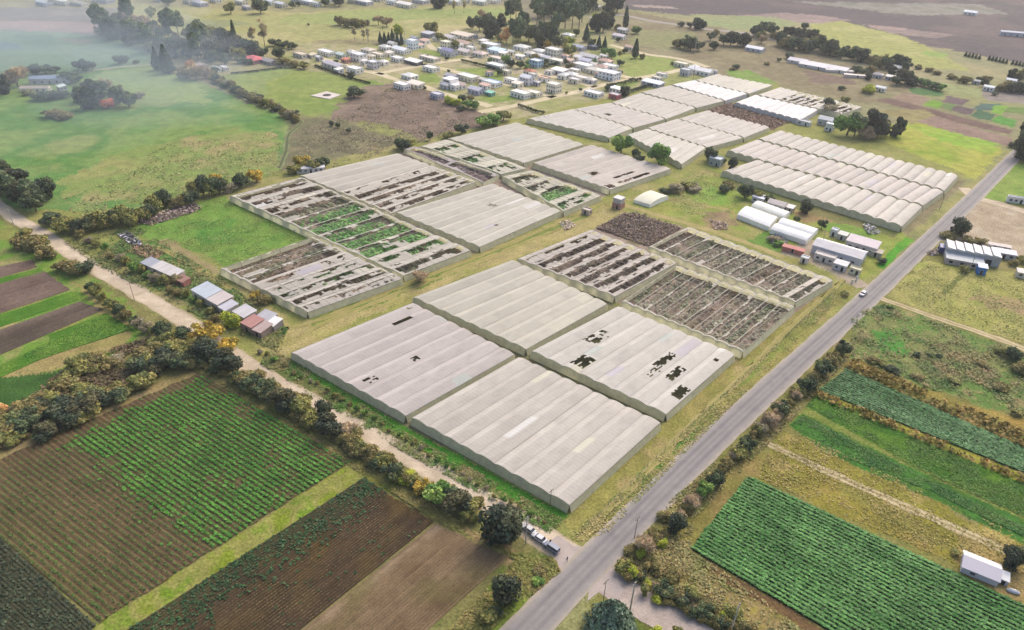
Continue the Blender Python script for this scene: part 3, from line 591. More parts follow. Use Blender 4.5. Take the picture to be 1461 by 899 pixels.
# ------------------------------------------------------------------ greenhouses
FK = 1.2; IV, IC = [], []
def greenhouse(label, px, n, torn=0.0, tint=(211, 203, 192), tint2=None, ze=2.75, rise=.6, rows='brown', patches=.03, spec=None, seed=1, wall=M_net, group=None, holes=(), valley=.92):
    """px: four eave corners [P0,P1,P2,P3]; the spans run from side P0-P3 to side P1-P2"""
    rng = np.random.default_rng(seed)
    q = [G(x, y, ze) for x, y in px]; o = sum(q)/4
    for a_, b_ in ((0, 1), (3, 2)):      # the blocks stand a little apart
        dv = (q[b_]-q[a_])/np.linalg.norm(q[b_]-q[a_])*.45; q[a_] = q[a_]+dv; q[b_] = q[b_]-dv
    ql = [p-o for p in q]
    L = (np.linalg.norm(q[1]-q[0])+np.linalg.norm(q[2]-q[3]))/2; Wd = (np.linalg.norm(q[3]-q[0])+np.linalg.norm(q[2]-q[1]))/2
    rt = root('greenhouse', (o[0], o[1], 0), 0, label, 'greenhouse', group)
    ns = int(max(12, min(90, L/.9))); nc = 13
    u = np.linspace(0, 1, nc)
    arch = rise*(1-np.abs(2*u-.86)**1.9/np.where(u < .43, .86**1.9, 1.14**1.9))
    arch = np.clip(arch, 0, None)
    fr = MB(); sw = Wd/n
    for i in range(n):
        s = np.linspace(0, 1, ns); S, U = np.meshgrid(s, u)
        P = bil(ql, S, (i+U)/n)
        sag = .12*(fbm(S*L+i*31, U*3+i*7, 5, 3, seed)-.5)
        Z = ze+np.tile(arch[:, None], (1, ns))+sag+.1*(rng.random()-.5)
        V = np.stack([P[..., 0], P[..., 1], Z], -1).reshape(-1, 3)
        I = np.arange(ns*nc).reshape(nc, ns)
        F = np.stack([I[:-1, :-1], I[:-1, 1:], I[1:, 1:], I[1:, :-1]], -1)
        fs = (S[:-1, :-1]+S[1:, 1:])/2; fu = (U[:-1, :-1]+U[1:, 1:])/2
        tv = torn[i] if hasattr(torn, '__len__') else torn
        m = np.ones(fs.shape, bool)
        if tv > 0:
            band = np.floor(fu*3.999)
            nz = .62*vn(np.floor(fs*L/1.8)*.55+i*53.1+band*7.7, band*3.3+i, seed+5)+.25*fbm(fs*L*1.5+i*9.1, fu*9+i*3, 1.4, 3, seed+9)+.22*np.abs(2*fu-1)+(.30*(fu < .42) if tv < .68 else 0)
            thr = np.quantile(nz, min(tv, .999))
            m = nz > thr
            edge = (fu < .1) if tv > .6 else (fu < .1) | (fu > .92)
            m |= edge; m[:, 0] = True; m[:, -1] = True; m[-1, -3:] = True
        for (hi, s0, s1, u0, u1, dn) in holes:
            if hi == i:
                inside = (fs > s0) & (fs < s1) & (fu > u0) & (fu < u1)
                m &= ~(inside & (rng.random(fs.shape) < dn))
        if not m.all():      # film that has lost its hold on the frame has blown away
            cn = np.zeros_like(m); cn[0] = m[0]; cn[-1] = m[-1] & (tv <= .6)
            for _ in range(400):
                nx = cn.copy(); nx[1:] |= cn[:-1]; nx[:-1] |= cn[1:]; nx[:, 1:] |= cn[:, :-1]; nx[:, :-1] |= cn[:, 1:]
                nx &= m
                if (nx == cn).all(): break
                cn = nx
            m = cn
        base = np.array(al(tint, k=FK)); c2 = np.array(al(tint2, k=FK)) if tint2 is not None else base
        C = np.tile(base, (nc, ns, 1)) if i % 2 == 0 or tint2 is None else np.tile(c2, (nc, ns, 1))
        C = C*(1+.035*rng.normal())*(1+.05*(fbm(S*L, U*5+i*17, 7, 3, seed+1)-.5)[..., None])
        C = C*(1-.16*np.clip(fbm(S*L*.6+i*7, U*7+i*3, 1.8, 4, seed+21)*2.4-1.15, 0, 1))[..., None]
        # newer, older and mended sheets of film, each several metres long
        k = 0.0
        while k < 1:
            ln = (5+9*rng.random())/L; half = rng.integers(0, 2)
            C[(S >= k) & (S < k+ln) & ((U <= .45) if half == 0 else (U >= .45))] *= 1+.035*rng.normal()
            if rng.random() < patches:
                tcol = [al(232, 228, 222, k=FK), al(206, 198, 204, k=FK), al(222, 216, 196, k=FK), al(196, 190, 178, k=FK), al(200, 204, 196, k=FK)][rng.integers(0, 5)]
                mm = (S >= k) & (S < k+ln) & ((U <= .45) if half == 0 else (U >= .45))
                C[mm] = tcol
            k += ln
        # one band of each span is paler, the rest slightly darker
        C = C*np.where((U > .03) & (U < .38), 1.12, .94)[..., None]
        C = C*np.where((U <= .03) | (U >= .97), valley, 1.0)[..., None]  # shade in the valleys between spans, painted into the film colour
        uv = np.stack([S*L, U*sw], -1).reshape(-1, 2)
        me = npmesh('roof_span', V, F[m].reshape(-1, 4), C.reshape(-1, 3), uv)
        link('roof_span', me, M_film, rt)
        if tv > .12:
            nb = max(3, int(L/3.2))
            for b in range(nb+1):
                if rng.random() < .12: continue
                sb = b/nb; pts = []
                for j in range(0, nc, 2):
                    p = bil(ql, sb, (i+u[j])/n); pts.append((p[0], p[1], ze+arch[j]+.05))
                fr.tube(pts, .045 if rng.random() < .7 else .07, 4, False)
            p0 = bil(ql, 0, (i+.43)/n); p1 = bil(ql, 1, (i+.43)/n)
            fr.tube([(p0[0], p0[1], ze+rise+.06), (p1[0], p1[1], ze+rise+.06)], .07, 4, False)
            # beds with the remains of a crop inside the torn span
            nrw = max(2, int(sw/1.5)); q4 = [bil(q, a, b_) for a, b_ in ((.02, (i+.12)/n), (.98, (i+.12)/n), (.98, (i+.88)/n), (.02, (i+.88)/n))]
            rr = rows[i] if isinstance(rows, (list, tuple)) else rows
            ca, cb, dn, hg, sz = {'green': ((62, 112, 50), (112, 148, 82), 1.0, 1.5, 1.0), 'dull': ((84, 96, 66), (134, 134, 108), .75, .9, .9), 'brown': ((92, 78, 64), (138, 120, 100), .7, .7, .8),
                             'grey': ((104, 104, 84), (148, 142, 122), .85, .9, .9), 'purple': ((98, 84, 88), (140, 122, 122), .85, 1.0, .9), 'dark': ((74, 68, 60), (118, 104, 92), .8, .8, .9)}[rr]
            plants(q4, nrw, L, lambda S, T, x, y, dn=dn: dn*np.clip(fbm(x, y, 6, 3, seed+3)*2.2-.3, .15, 1), .9, sz, lambda S, T, x, y, ca=ca, cb=cb: mixc(ca, cb)(fbm(x, y, 4, 3, 6)*1.8-.4)*2.1, hg, 3, jw=.4, up=.7, store=(IV, IC))
    # timber posts and gutters along every valley
    gm = MB()
    for i in range(n+1):
        p0 = bil(ql, 0, i/n); p1 = bil(ql, 1, i/n); d = p1-p0; a = math.atan2(d[1], d[0]); mid = (p0+p1)/2
        gm.box((mid[0], mid[1], ze-.14), (np.linalg.norm(d), .30, .16), a)
        for b in range(int(L/9)+1):
            p = bil(ql, min(1, b*9/L), i/n); gm.box((p[0], p[1], ze/2-.06), (.14, .14, ze-.12))
    gm.build('gutter_frame', M_gutter, rt)
    if fr.v: fr.build('arch_frame', M_frame, rt)
    # end walls follow the scalloped roof edge, side walls are straight; both lean out a little at the foot
    for s, nm in ((0, 'end_wall'), (1, 'end_wall')):
        w = MB(); d = (ql[0]-ql[1]) if s == 0 else (ql[1]-ql[0]); d = d/np.linalg.norm(d)*.75
        for i in range(n):
            for j in range(nc-1):
                pa = bil(ql, s, (i+u[j])/n); pb = bil(ql, s, (i+u[j+1])/n); k = len(w.v)
                w.v += [(pa[0]+d[0], pa[1]+d[1], 0), (pb[0]+d[0], pb[1]+d[1], 0), (pb[0], pb[1], ze+arch[j+1]-.06), (pa[0], pa[1], ze+arch[j]-.06)]; w.f.append((k, k+1, k+2, k+3))
        w.build(nm, wall, rt)
    for t, nm in ((0, 'side_wall'), (1, 'side_wall')):
        w = MB(); d = (ql[0]-ql[3]) if t == 0 else (ql[3]-ql[0]); d = d/np.linalg.norm(d)*.75
        m_ = max(4, int(L/4))
        for j in range(m_):
            pa = bil(ql, j/m_, t); pb = bil(ql, (j+1)/m_, t); k = len(w.v)
            za, zb = ze-.08+.1*math.sin(j*2.1), ze-.08+.1*math.sin((j+1)*2.1)
            w.v += [(pa[0]+d[0], pa[1]+d[1], 0), (pb[0]+d[0], pb[1]+d[1], 0), (pb[0]+d[0]*.15, pb[1]+d[1]*.15, zb), (pa[0]+d[0]*.15, pa[1]+d[1]*.15, za)]; w.f.append((k, k+1, k+2, k+3))
        w.build(nm, wall, rt)
    return rt
gg = 'plastic greenhouses'
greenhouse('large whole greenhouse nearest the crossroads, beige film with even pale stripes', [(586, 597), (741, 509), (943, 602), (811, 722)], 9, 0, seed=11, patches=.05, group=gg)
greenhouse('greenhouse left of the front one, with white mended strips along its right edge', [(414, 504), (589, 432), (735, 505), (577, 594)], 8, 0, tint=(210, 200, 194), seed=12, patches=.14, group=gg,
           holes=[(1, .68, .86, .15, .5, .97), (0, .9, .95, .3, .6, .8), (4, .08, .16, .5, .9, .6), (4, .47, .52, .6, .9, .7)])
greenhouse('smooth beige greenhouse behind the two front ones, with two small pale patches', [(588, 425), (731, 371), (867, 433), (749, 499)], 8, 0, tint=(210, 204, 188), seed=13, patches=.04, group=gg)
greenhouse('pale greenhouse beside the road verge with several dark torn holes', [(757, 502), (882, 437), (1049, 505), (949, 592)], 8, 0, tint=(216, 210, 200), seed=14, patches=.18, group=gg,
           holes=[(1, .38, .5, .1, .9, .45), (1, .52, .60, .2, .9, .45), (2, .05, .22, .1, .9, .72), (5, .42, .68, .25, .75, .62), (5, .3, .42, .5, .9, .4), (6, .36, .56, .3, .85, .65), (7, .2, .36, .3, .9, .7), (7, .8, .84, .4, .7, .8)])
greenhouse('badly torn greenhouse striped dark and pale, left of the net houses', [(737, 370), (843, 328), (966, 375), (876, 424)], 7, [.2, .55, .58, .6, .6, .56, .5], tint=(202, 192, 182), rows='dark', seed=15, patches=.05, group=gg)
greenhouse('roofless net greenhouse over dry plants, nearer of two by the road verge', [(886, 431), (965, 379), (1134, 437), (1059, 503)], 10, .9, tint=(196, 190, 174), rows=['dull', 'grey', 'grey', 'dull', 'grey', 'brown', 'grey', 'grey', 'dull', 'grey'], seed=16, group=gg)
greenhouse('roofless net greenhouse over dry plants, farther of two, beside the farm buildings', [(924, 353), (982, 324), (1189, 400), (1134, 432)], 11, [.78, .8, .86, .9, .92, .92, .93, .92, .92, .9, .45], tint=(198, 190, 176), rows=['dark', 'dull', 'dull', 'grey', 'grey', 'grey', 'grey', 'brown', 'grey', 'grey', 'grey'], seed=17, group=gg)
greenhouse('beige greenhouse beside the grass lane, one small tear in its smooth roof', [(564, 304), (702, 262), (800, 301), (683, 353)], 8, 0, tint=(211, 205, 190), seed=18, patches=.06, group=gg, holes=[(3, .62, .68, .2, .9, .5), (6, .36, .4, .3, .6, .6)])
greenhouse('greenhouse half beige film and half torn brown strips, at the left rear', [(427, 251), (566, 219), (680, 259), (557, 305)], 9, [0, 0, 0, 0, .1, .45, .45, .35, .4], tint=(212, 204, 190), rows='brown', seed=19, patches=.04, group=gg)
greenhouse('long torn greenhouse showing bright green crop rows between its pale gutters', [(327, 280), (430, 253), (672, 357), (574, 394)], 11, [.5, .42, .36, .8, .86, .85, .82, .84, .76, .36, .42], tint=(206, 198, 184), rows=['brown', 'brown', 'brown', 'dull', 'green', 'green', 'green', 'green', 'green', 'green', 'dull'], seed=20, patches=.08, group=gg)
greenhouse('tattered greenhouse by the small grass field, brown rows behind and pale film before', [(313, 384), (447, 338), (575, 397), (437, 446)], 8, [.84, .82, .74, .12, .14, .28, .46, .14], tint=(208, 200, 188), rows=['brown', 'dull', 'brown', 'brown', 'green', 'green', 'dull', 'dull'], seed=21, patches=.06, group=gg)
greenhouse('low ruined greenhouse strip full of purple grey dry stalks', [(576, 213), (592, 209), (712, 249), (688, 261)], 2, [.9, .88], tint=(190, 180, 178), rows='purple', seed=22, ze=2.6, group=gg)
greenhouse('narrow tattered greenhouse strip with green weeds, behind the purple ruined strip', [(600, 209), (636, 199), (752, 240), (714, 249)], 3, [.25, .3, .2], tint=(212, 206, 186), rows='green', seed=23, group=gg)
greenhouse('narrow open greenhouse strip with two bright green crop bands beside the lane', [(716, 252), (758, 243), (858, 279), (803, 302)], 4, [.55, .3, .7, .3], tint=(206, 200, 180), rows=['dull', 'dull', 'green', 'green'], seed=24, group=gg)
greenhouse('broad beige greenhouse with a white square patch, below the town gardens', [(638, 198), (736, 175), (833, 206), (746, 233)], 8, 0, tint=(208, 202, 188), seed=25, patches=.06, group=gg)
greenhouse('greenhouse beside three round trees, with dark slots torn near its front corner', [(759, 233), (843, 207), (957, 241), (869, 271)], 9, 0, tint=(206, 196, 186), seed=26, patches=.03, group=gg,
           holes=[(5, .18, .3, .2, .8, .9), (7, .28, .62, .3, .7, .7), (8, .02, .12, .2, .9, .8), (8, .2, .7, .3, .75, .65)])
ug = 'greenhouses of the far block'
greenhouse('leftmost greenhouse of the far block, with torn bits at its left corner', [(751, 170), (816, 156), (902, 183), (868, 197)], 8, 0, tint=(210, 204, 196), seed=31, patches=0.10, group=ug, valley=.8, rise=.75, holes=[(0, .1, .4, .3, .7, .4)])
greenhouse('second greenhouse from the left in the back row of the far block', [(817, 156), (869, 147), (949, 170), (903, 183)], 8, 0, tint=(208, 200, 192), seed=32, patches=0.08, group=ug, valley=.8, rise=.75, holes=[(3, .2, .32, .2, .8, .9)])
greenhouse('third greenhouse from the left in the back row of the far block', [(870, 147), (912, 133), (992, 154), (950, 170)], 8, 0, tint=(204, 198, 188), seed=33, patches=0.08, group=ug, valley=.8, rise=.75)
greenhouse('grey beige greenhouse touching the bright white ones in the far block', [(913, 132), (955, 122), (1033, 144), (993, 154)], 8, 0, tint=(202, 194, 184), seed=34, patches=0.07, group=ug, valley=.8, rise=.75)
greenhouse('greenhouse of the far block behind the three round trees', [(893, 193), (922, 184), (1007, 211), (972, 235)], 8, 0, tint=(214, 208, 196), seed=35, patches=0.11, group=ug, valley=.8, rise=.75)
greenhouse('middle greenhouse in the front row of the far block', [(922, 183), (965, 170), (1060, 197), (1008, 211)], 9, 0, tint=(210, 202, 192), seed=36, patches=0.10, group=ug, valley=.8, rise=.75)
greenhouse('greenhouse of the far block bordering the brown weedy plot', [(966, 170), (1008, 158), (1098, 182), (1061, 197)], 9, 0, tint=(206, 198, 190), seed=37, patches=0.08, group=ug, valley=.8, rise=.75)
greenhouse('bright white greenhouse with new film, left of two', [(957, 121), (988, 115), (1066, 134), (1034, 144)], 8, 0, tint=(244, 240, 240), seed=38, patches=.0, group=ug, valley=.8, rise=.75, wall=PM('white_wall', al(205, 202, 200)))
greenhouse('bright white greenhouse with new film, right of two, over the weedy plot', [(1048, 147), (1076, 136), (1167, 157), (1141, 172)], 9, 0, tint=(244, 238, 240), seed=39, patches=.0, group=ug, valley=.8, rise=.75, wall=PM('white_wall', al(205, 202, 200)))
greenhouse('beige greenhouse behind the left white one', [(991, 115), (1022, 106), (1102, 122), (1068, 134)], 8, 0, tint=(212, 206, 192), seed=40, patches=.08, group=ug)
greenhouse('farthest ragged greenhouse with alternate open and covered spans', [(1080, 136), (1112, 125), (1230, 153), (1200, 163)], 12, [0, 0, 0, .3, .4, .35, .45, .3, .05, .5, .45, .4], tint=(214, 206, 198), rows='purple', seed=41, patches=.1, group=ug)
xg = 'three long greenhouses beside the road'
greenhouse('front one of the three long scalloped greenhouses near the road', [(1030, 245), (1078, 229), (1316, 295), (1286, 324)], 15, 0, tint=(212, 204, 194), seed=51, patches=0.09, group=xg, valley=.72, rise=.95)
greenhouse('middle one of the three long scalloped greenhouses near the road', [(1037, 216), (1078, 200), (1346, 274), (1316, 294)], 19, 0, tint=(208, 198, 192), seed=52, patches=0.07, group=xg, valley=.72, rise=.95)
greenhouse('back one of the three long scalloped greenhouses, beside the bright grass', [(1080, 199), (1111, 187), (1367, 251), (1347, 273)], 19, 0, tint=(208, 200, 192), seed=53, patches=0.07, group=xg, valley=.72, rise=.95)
o = link('greenhouse_plants', qmesh('greenhouse_plants', np.concatenate(IV), np.concatenate(IC)), M_crop)
tag(o, 'dry and green crop remains growing inside the torn greenhouses', 'crops', None, 'stuff')
# ------------------------------------------------------------------ trees and shrubs
def crown_quads(rng, lobes, n, leaf, cols, twig=False, up=.25, shell=(.5, 1.16)):
    cw = np.array([l[3] for l in lobes])**2; cw = cw/cw.sum()
    li = rng.choice(len(lobes), n, p=cw)
    ctr = np.array([l[:3] for l in lobes])[li]; rad = np.array([[l[3], l[3], l[4]] for l in lobes])[li]
    d = rng.normal(size=(n, 3)); d /= np.linalg.norm(d, axis=1)[:, None]
    rr = shell[0]+(shell[1]-shell[0])*rng.random(n)**.7
    cen = ctr+d*rad*rr[:, None]
    cen[:, 2] = np.maximum(cen[:, 2], .15)
    nr = d*.8+rng.normal(size=(n, 3))*.55; nr[:, 2] += up
    lc = np.array([cols[rng.integers(0, len(cols))] for _ in lobes])*(.75+.5*rng.random(len(lobes)))[:, None]
    c = jit(lc[li], n, .20, rng)
    sz = leaf*(.6+.8*rng.random(n))
    if twig:
        nr = rng.normal(size=(n, 3)); return quads(cen, nr, sz*1.9, c, .11, rng)
    return quads(cen, nr, sz, c, .8, rng)
def trunk_mesh(rng, h, r, limbs=4, spread=1.5):
    t = MB(); lean = rng.normal(size=2)*.15
    t.tube([(0, 0, -.2), (lean[0]*.4, lean[1]*.4, h*.5), (lean[0], lean[1], h)], [r, r*.75, r*.4], 7)
    for k in range(limbs):
        a = 2*math.pi*k/limbs+rng.random(); z0 = h*(.45+.4*rng.random()); e = spread*(.7+.6*rng.random())
        t.tube([(lean[0]*z0/h, lean[1]*z0/h, z0), (math.cos(a)*e*.5, math.sin(a)*e*.5, z0+e*.55), (math.cos(a)*e, math.sin(a)*e, z0+e*1.1)], [r*.4, r*.28, r*.12], 5)
    return t.mesh('trunk')
def round_lobes(rng, n, R_, H, z0, flat=.8, lo=.3, hi=.5):
    L = []
    for k in range(n):
        d = rng.normal(size=3); d /= np.linalg.norm(d); q = rng.random()**.45*.80
        r = R_*(lo*.62+(hi-lo*.62)*rng.random()**1.4)
        L.append((d[0]*R_*q, d[1]*R_*q, z0+H*.5+d[2]*H*.5*q*1.0, r, r*flat))
    return L
def cols(*cs): return [al((c[0], c[1]+2, c[2]-3), k=3.4 if max(c) < 80 else 2.6) for c in cs]
KINDS = {
 # look, thing name, builder parameters
 'dark': dict(look='dark green', col=cols((52, 60, 44), (62, 70, 50), (44, 52, 42), (70, 74, 50)), R=4, H=6.4, z0=.7, n=2700, leaf=.62, nl=18),
 'black': dict(look='very dark compact', col=cols((46, 50, 42), (54, 56, 44), (40, 46, 40), (64, 60, 44)), R=4, H=6.8, z0=.5, n=3000, leaf=.58, nl=20),
 'green': dict(look='leafy mid green', col=cols((78, 104, 52), (92, 116, 56), (66, 92, 48), (104, 122, 62)), R=4, H=6.2, z0=.9, n=2500, leaf=.62, nl=16),
 'olive': dict(look='olive green', col=cols((98, 98, 56), (112, 106, 62), (84, 88, 52), (122, 112, 66)), R=4, H=5.6, z0=.6, n=2300, leaf=.62, nl=17),
 'brown': dict(look='brownish half bare', col=cols((110, 98, 64), (122, 108, 72), (96, 88, 58), (106, 102, 60)), R=4, H=4.8, z0=.4, n=1900, leaf=.60, nl=16, twigs=1500),
 'bare': dict(look='pale leafless', col=cols((150, 130, 110), (164, 144, 124), (134, 116, 98)), R=4, H=5.6, z0=.9, n=0, leaf=.7, nl=14, twigs=3400),
 'yellow': dict(look='golden yellow autumn', col=cols((150, 124, 52), (160, 136, 60), (136, 116, 52), (122, 112, 58)), R=4, H=5.6, z0=.7, n=2500, leaf=.6, nl=16),
 'orange': dict(look='orange tan autumn', col=cols((186, 140, 92), (174, 126, 84), (196, 154, 108)), R=3.2, H=7.2, z0=.8, n=2200, leaf=.6, nl=15),
 'red': dict(look='reddish autumn', col=cols((180, 92, 70), (190, 106, 84), (160, 84, 64)), R=4, H=5.6, z0=.7, n=2300, leaf=.6, nl=15),
 'euc': dict(look='tall grey green', col=cols((72, 84, 62), (84, 94, 70), (62, 74, 58), (96, 102, 76)), R=4, H=11, z0=3.0, n=2900, leaf=.75, nl=22, lo=.24, hi=.42),
 'poplar': dict(look='slender leafless pale', col=cols((150, 136, 112), (164, 150, 124)), R=1.7, H=9, z0=2, n=0, leaf=.7, nl=12, twigs=1500),
 'conifer': dict(look='dark pointed', col=cols((46, 58, 46), (54, 66, 52), (40, 50, 42)), cone=(2.7, 9.5), n=2600, leaf=.6),
 'cypress': dict(look='narrow dark columnar', col=cols((44, 56, 44), (54, 64, 48), (60, 66, 50)), cone=(1.7, 10.5), n=1900, leaf=.55, pw=.45),
 'cedar': dict(look='broad blue green layered', col=cols((82, 96, 82), (96, 110, 96), (70, 84, 72), (108, 120, 106)), cone=(6.6, 10.5), n=8500, leaf=.6, pw=.55, layers=7),
 'lime': dict(look='bright yellow green', col=cols((138, 142, 52), (152, 152, 60), (122, 130, 52)), R=4, H=5.6, z0=.4, n=2300, leaf=.62, nl=15),
 'grey': dict(look='grey mauve leafless', col=cols((130, 120, 102), (144, 132, 114), (118, 108, 90)), R=4, H=5.0, z0=.4, n=900, leaf=.55, nl=14, twigs=2600),
}
PROTO = {}
def proto(kind, var):
    if (kind, var) in PROTO: return PROTO[kind, var]
    p = KINDS[kind]; rng = np.random.default_rng(abs(hash_(kind))*7+var*131+3)
    if 'cone' in p:
        rad, h = p['cone']; n = p['n']; pw = p.get('pw', .9)
        t = rng.random(n)**.75; z = h*(.05+.95*t)
        if 'layers' in p: z = (np.floor(t*p['layers'])+rng.random(n)**2*.8)/p['layers']*h*.95+.6
        a = rng.random(n)*2*math.pi
        tt = np.clip(z/h, 0, 1); pr = rad*np.clip(1-tt, .02, 1)**pw*np.clip(tt/.12, .35, 1)
        pr = pr*(.68+.48*vn(a*1.9+5, z*.6, var+3))
        rr = pr*np.where(tt > .72, rng.random(n)**.5*1.03, .55+.5*rng.random(n)**.6)
        cen = np.c_[np.cos(a)*rr, np.sin(a)*rr, z-(.12*rr if 'layers' in p else 0)]
        nr = np.c_[np.cos(a), np.sin(a), np.full(n, .5)]+rng.normal(size=(n, 3))*.5
        c = np.array(p['col'])[rng.integers(0, len(p['col']), n)]
        c = c*(.7+.6*vn(a*2.2, z*.8, var+9))[:, None]
        V, C = quads(cen, nr, p['leaf']*(.6+.8*rng.random(n)), jit(c, n, .18, rng), .7, rng)
        tm = trunk_mesh(rng, h*.8, .05*h*.5, 3, .6)
    else:
        L = round_lobes(rng, p['nl'], p['R'], p['H'], p['z0'], .85, p.get('lo', .3), p.get('hi', .48))
        Vs, Cs = [], []
        if p['n']:
            V, C = crown_quads(rng, L, p['n'], p['leaf'], p['col']); Vs.append(V); Cs.append(C)
        if p.get('twigs'):
            V, C = crown_quads(rng, L, p['twigs'], p['leaf'], p['col'], True, shell=(.15, 1.08)); Vs.append(V); Cs.append(C)
        V = np.concatenate(Vs); C = np.concatenate(Cs)
        tm = trunk_mesh(rng, p['z0']+p['H']*.5, .09*p['R']*.8, 5, p['R']*.5)
    tm.materials.append(M_bark)
    cm = qmesh('crown', V, C); cm.materials.append(M_leaf)
    width = 2*(p['cone'][0] if 'cone' in p else p['R']*1.02)
    PROTO[kind, var] = (tm, cm, width); return PROTO[kind, var]
def hash_(s): return sum((i+1)*ord(c) for i, c in enumerate(s))
TREES = []
def trees(zone_, *items, group=None):
    for it in items:
        k, x, y, wpx = it[:4]; TREES.append((k, x, y, wpx, it[4] if len(it) > 4 else 1.0, zone_, group or 'trees and shrubs '+zone_))
def belt(zone_, kinds, pts, n, wpx, spread, seed, group=None):
    rg = np.random.default_rng(seed); L = smooth_line(pts, 3); sp = rg.permutation(n)
    for i in range(n):
        p = L[int((i+.5)/n*len(L))]; o = rg.normal()*spread
        TREES.append((kinds[rg.integers(0, len(kinds))], p[0]+rg.normal()*spread*.4, p[1]+o*.6, wpx*(.75+.5*rg.random()), .9+.3*rg.random(), zone_, group or 'trees and shrubs '+zone_))
Z = 'in the hedge along the dirt road'
trees(Z, ('dark', 263, 483, 25, 0.77), ('yellow', 293, 486, 41, 0.77), ('yellow', 324, 501, 30, 0.77), ('olive', 263, 505, 30, 0.77), ('black', 295, 513, 39, 0.77), ('dark', 263, 525, 30, 0.77), ('black', 324, 527, 41, 0.77), ('dark', 310, 517, 30, 0.77),
      ('brown', 347, 545, 34, 0.77), ('dark', 360, 555, 30, 0.77), ('dark', 379, 563, 32, 0.77), ('brown', 367, 541, 25, 0.77), ('brown', 393, 563, 25, 0.77), ('black', 405, 582, 41, 0.77), ('olive', 431, 590, 39, 0.77), ('brown', 423, 573, 27, 0.77), ('black', 463, 595, 23, 1.18), ('olive', 449, 603, 32, 0.77),
      ('black', 469, 617, 39, 0.77), ('brown', 501, 633, 34, 0.77), ('bare', 495, 621, 27, 0.77), ('brown', 514, 645, 32, 0.77), ('brown', 531, 651, 32, 0.77), ('dark', 540, 665, 23, 0.77), ('brown', 553, 661, 27, 0.77), ('dark', 561, 679, 30, 0.77), ('lime', 579, 687, 25, 0.77), ('olive', 591, 689, 25, 0.77),
      ('yellow', 607, 701, 27, 0.77), ('green', 625, 713, 36, 0.77), ('olive', 639, 705, 23, 0.77), ('black', 652, 729, 41, 0.77), ('dark', 643, 717, 32, 0.77), ('olive', 671, 733, 30, 0.77), ('brown', 681, 721, 21, 0.77))
belt('in the undergrowth along the dirt road', ['brown', 'olive', 'dark', 'brown'], [np.array(p, float) for p in ((255, 512), (300, 530), (350, 552), (410, 588), (470, 624), (520, 650), (570, 684), (620, 712), (680, 744))], 44, 17, 4, 41)
trees('beside the pale dirt road near the crossroads', ('black', 716, 770, 60, .95))
trees('on the grass corner left of the asphalt road', ('black', 721, 858, 41, 1.1), ('olive', 694, 886, 30, .7), ('brown', 772, 818, 22, .5), ('green', 768, 832, 16, .5), ('dark', 706, 878, 20, .7))
trees('at the bottom of the asphalt road', ('cedar', 868, 908, 78, 1.1), ('lime', 931, 912, 24), ('olive', 964, 906, 16, 1.3))
rg = np.random.default_rng(5); poly = [(-30, 605), (0, 588), (40, 572), (70, 558), (100, 525), (150, 500), (200, 480), (245, 478), (262, 500), (250, 528), (210, 545), (165, 568), (130, 590), (90, 608), (40, 626), (-30, 652)]
cnt = 0
while cnt < 62:
    x, y = rg.uniform(-30, 262), rg.uniform(478, 650)
    if inpoly(np.array([x]), np.array([y]), poly)[0]:
        lowr = (y-(640-.42*x)) > -40
        k = ['brown', 'brown', 'brown', 'grey', 'olive', 'olive'][rg.integers(0, 6)] if not lowr else ['dark', 'brown', 'black', 'olive', 'brown'][rg.integers(0, 5)]
        TREES.append((k, x, y+8, rg.uniform(24, 42), .62, 'in the brown thicket by the crop field', 'shrubs of the brown thicket')); cnt += 1
trees('at the far end of the brown thicket', ('orange', 2, 588, 22, .5), ('dark', 290, 522, 20), ('dark', 232, 478, 26, .8), ('olive', 245, 490, 26))
trees('beside the dirt road at far left', ('brown', 36, 352, 30, .8), ('brown', 52, 358, 34, .85), ('lime', 44, 348, 18, .5), ('brown', 66, 368, 30, .8), ('olive', 60, 350, 26, .7), ('brown', 92, 384, 28, .7), ('brown', 108, 388, 34, .7), ('dark', 122, 390, 26, .7), ('olive', 38, 338, 26, .6))
Z = 'in the dark grove above the pale dirt road'
trees(Z, ('black', 4, 262, 34), ('euc', 12, 285, 30, .8), ('dark', 24, 286, 34), ('black', 38, 292, 34), ('euc', 46, 296, 30, .75), ('dark', 58, 290, 34), ('black', 68, 284, 30), ('dark', 52, 302, 30), ('black', 30, 275, 36), ('dark', 76, 320, 28, .7))
belt('in the scrub line behind the junk heap', ['dark', 'olive', 'dark', 'brown', 'olive'], [np.array(p, float) for p in ((85, 330), (110, 332), (135, 325), (152, 322), (172, 318), (192, 318), (215, 306), (240, 296), (262, 292), (285, 286), (305, 280), (318, 270))], 26, 24, 5, 3)
belt('on the verge right of the dirt road', ['olive', 'green', 'brown', 'grey', 'olive'], [np.array(p, float) for p in ((104, 334), (142, 356), (182, 378), (217, 398), (257, 421), (287, 440), (310, 458))], 20, 13, 3, 4)
belt('on the bank beside the front greenhouses', ['olive', 'brown', 'green', 'grey'], [np.array(p, float) for p in ((370, 502), (420, 530), (480, 567), (540, 604), (605, 644), (670, 684), (730, 722), (780, 748))], 36, 8, 3, 6)
belt('in the ditch left of the pale dirt road', ['olive', 'brown', 'grey', 'dark'], [np.array(p, float) for p in ((130, 412), (155, 434), (185, 456), (215, 476), (240, 488))], 13, 16, 3, 16)
trees('near the sheds left of the greenhouses', ('lime', 332, 466, 28), ('brown', 252, 402, 22, .7), ('brown', 242, 404, 20, .6), ('brown', 376, 432, 22, .9), ('yellow', 366, 424, 16, .7), ('brown', 388, 430, 16, .7), ('grey', 352, 462, 16, .6), ('bare', 598, 402, 24, .8))
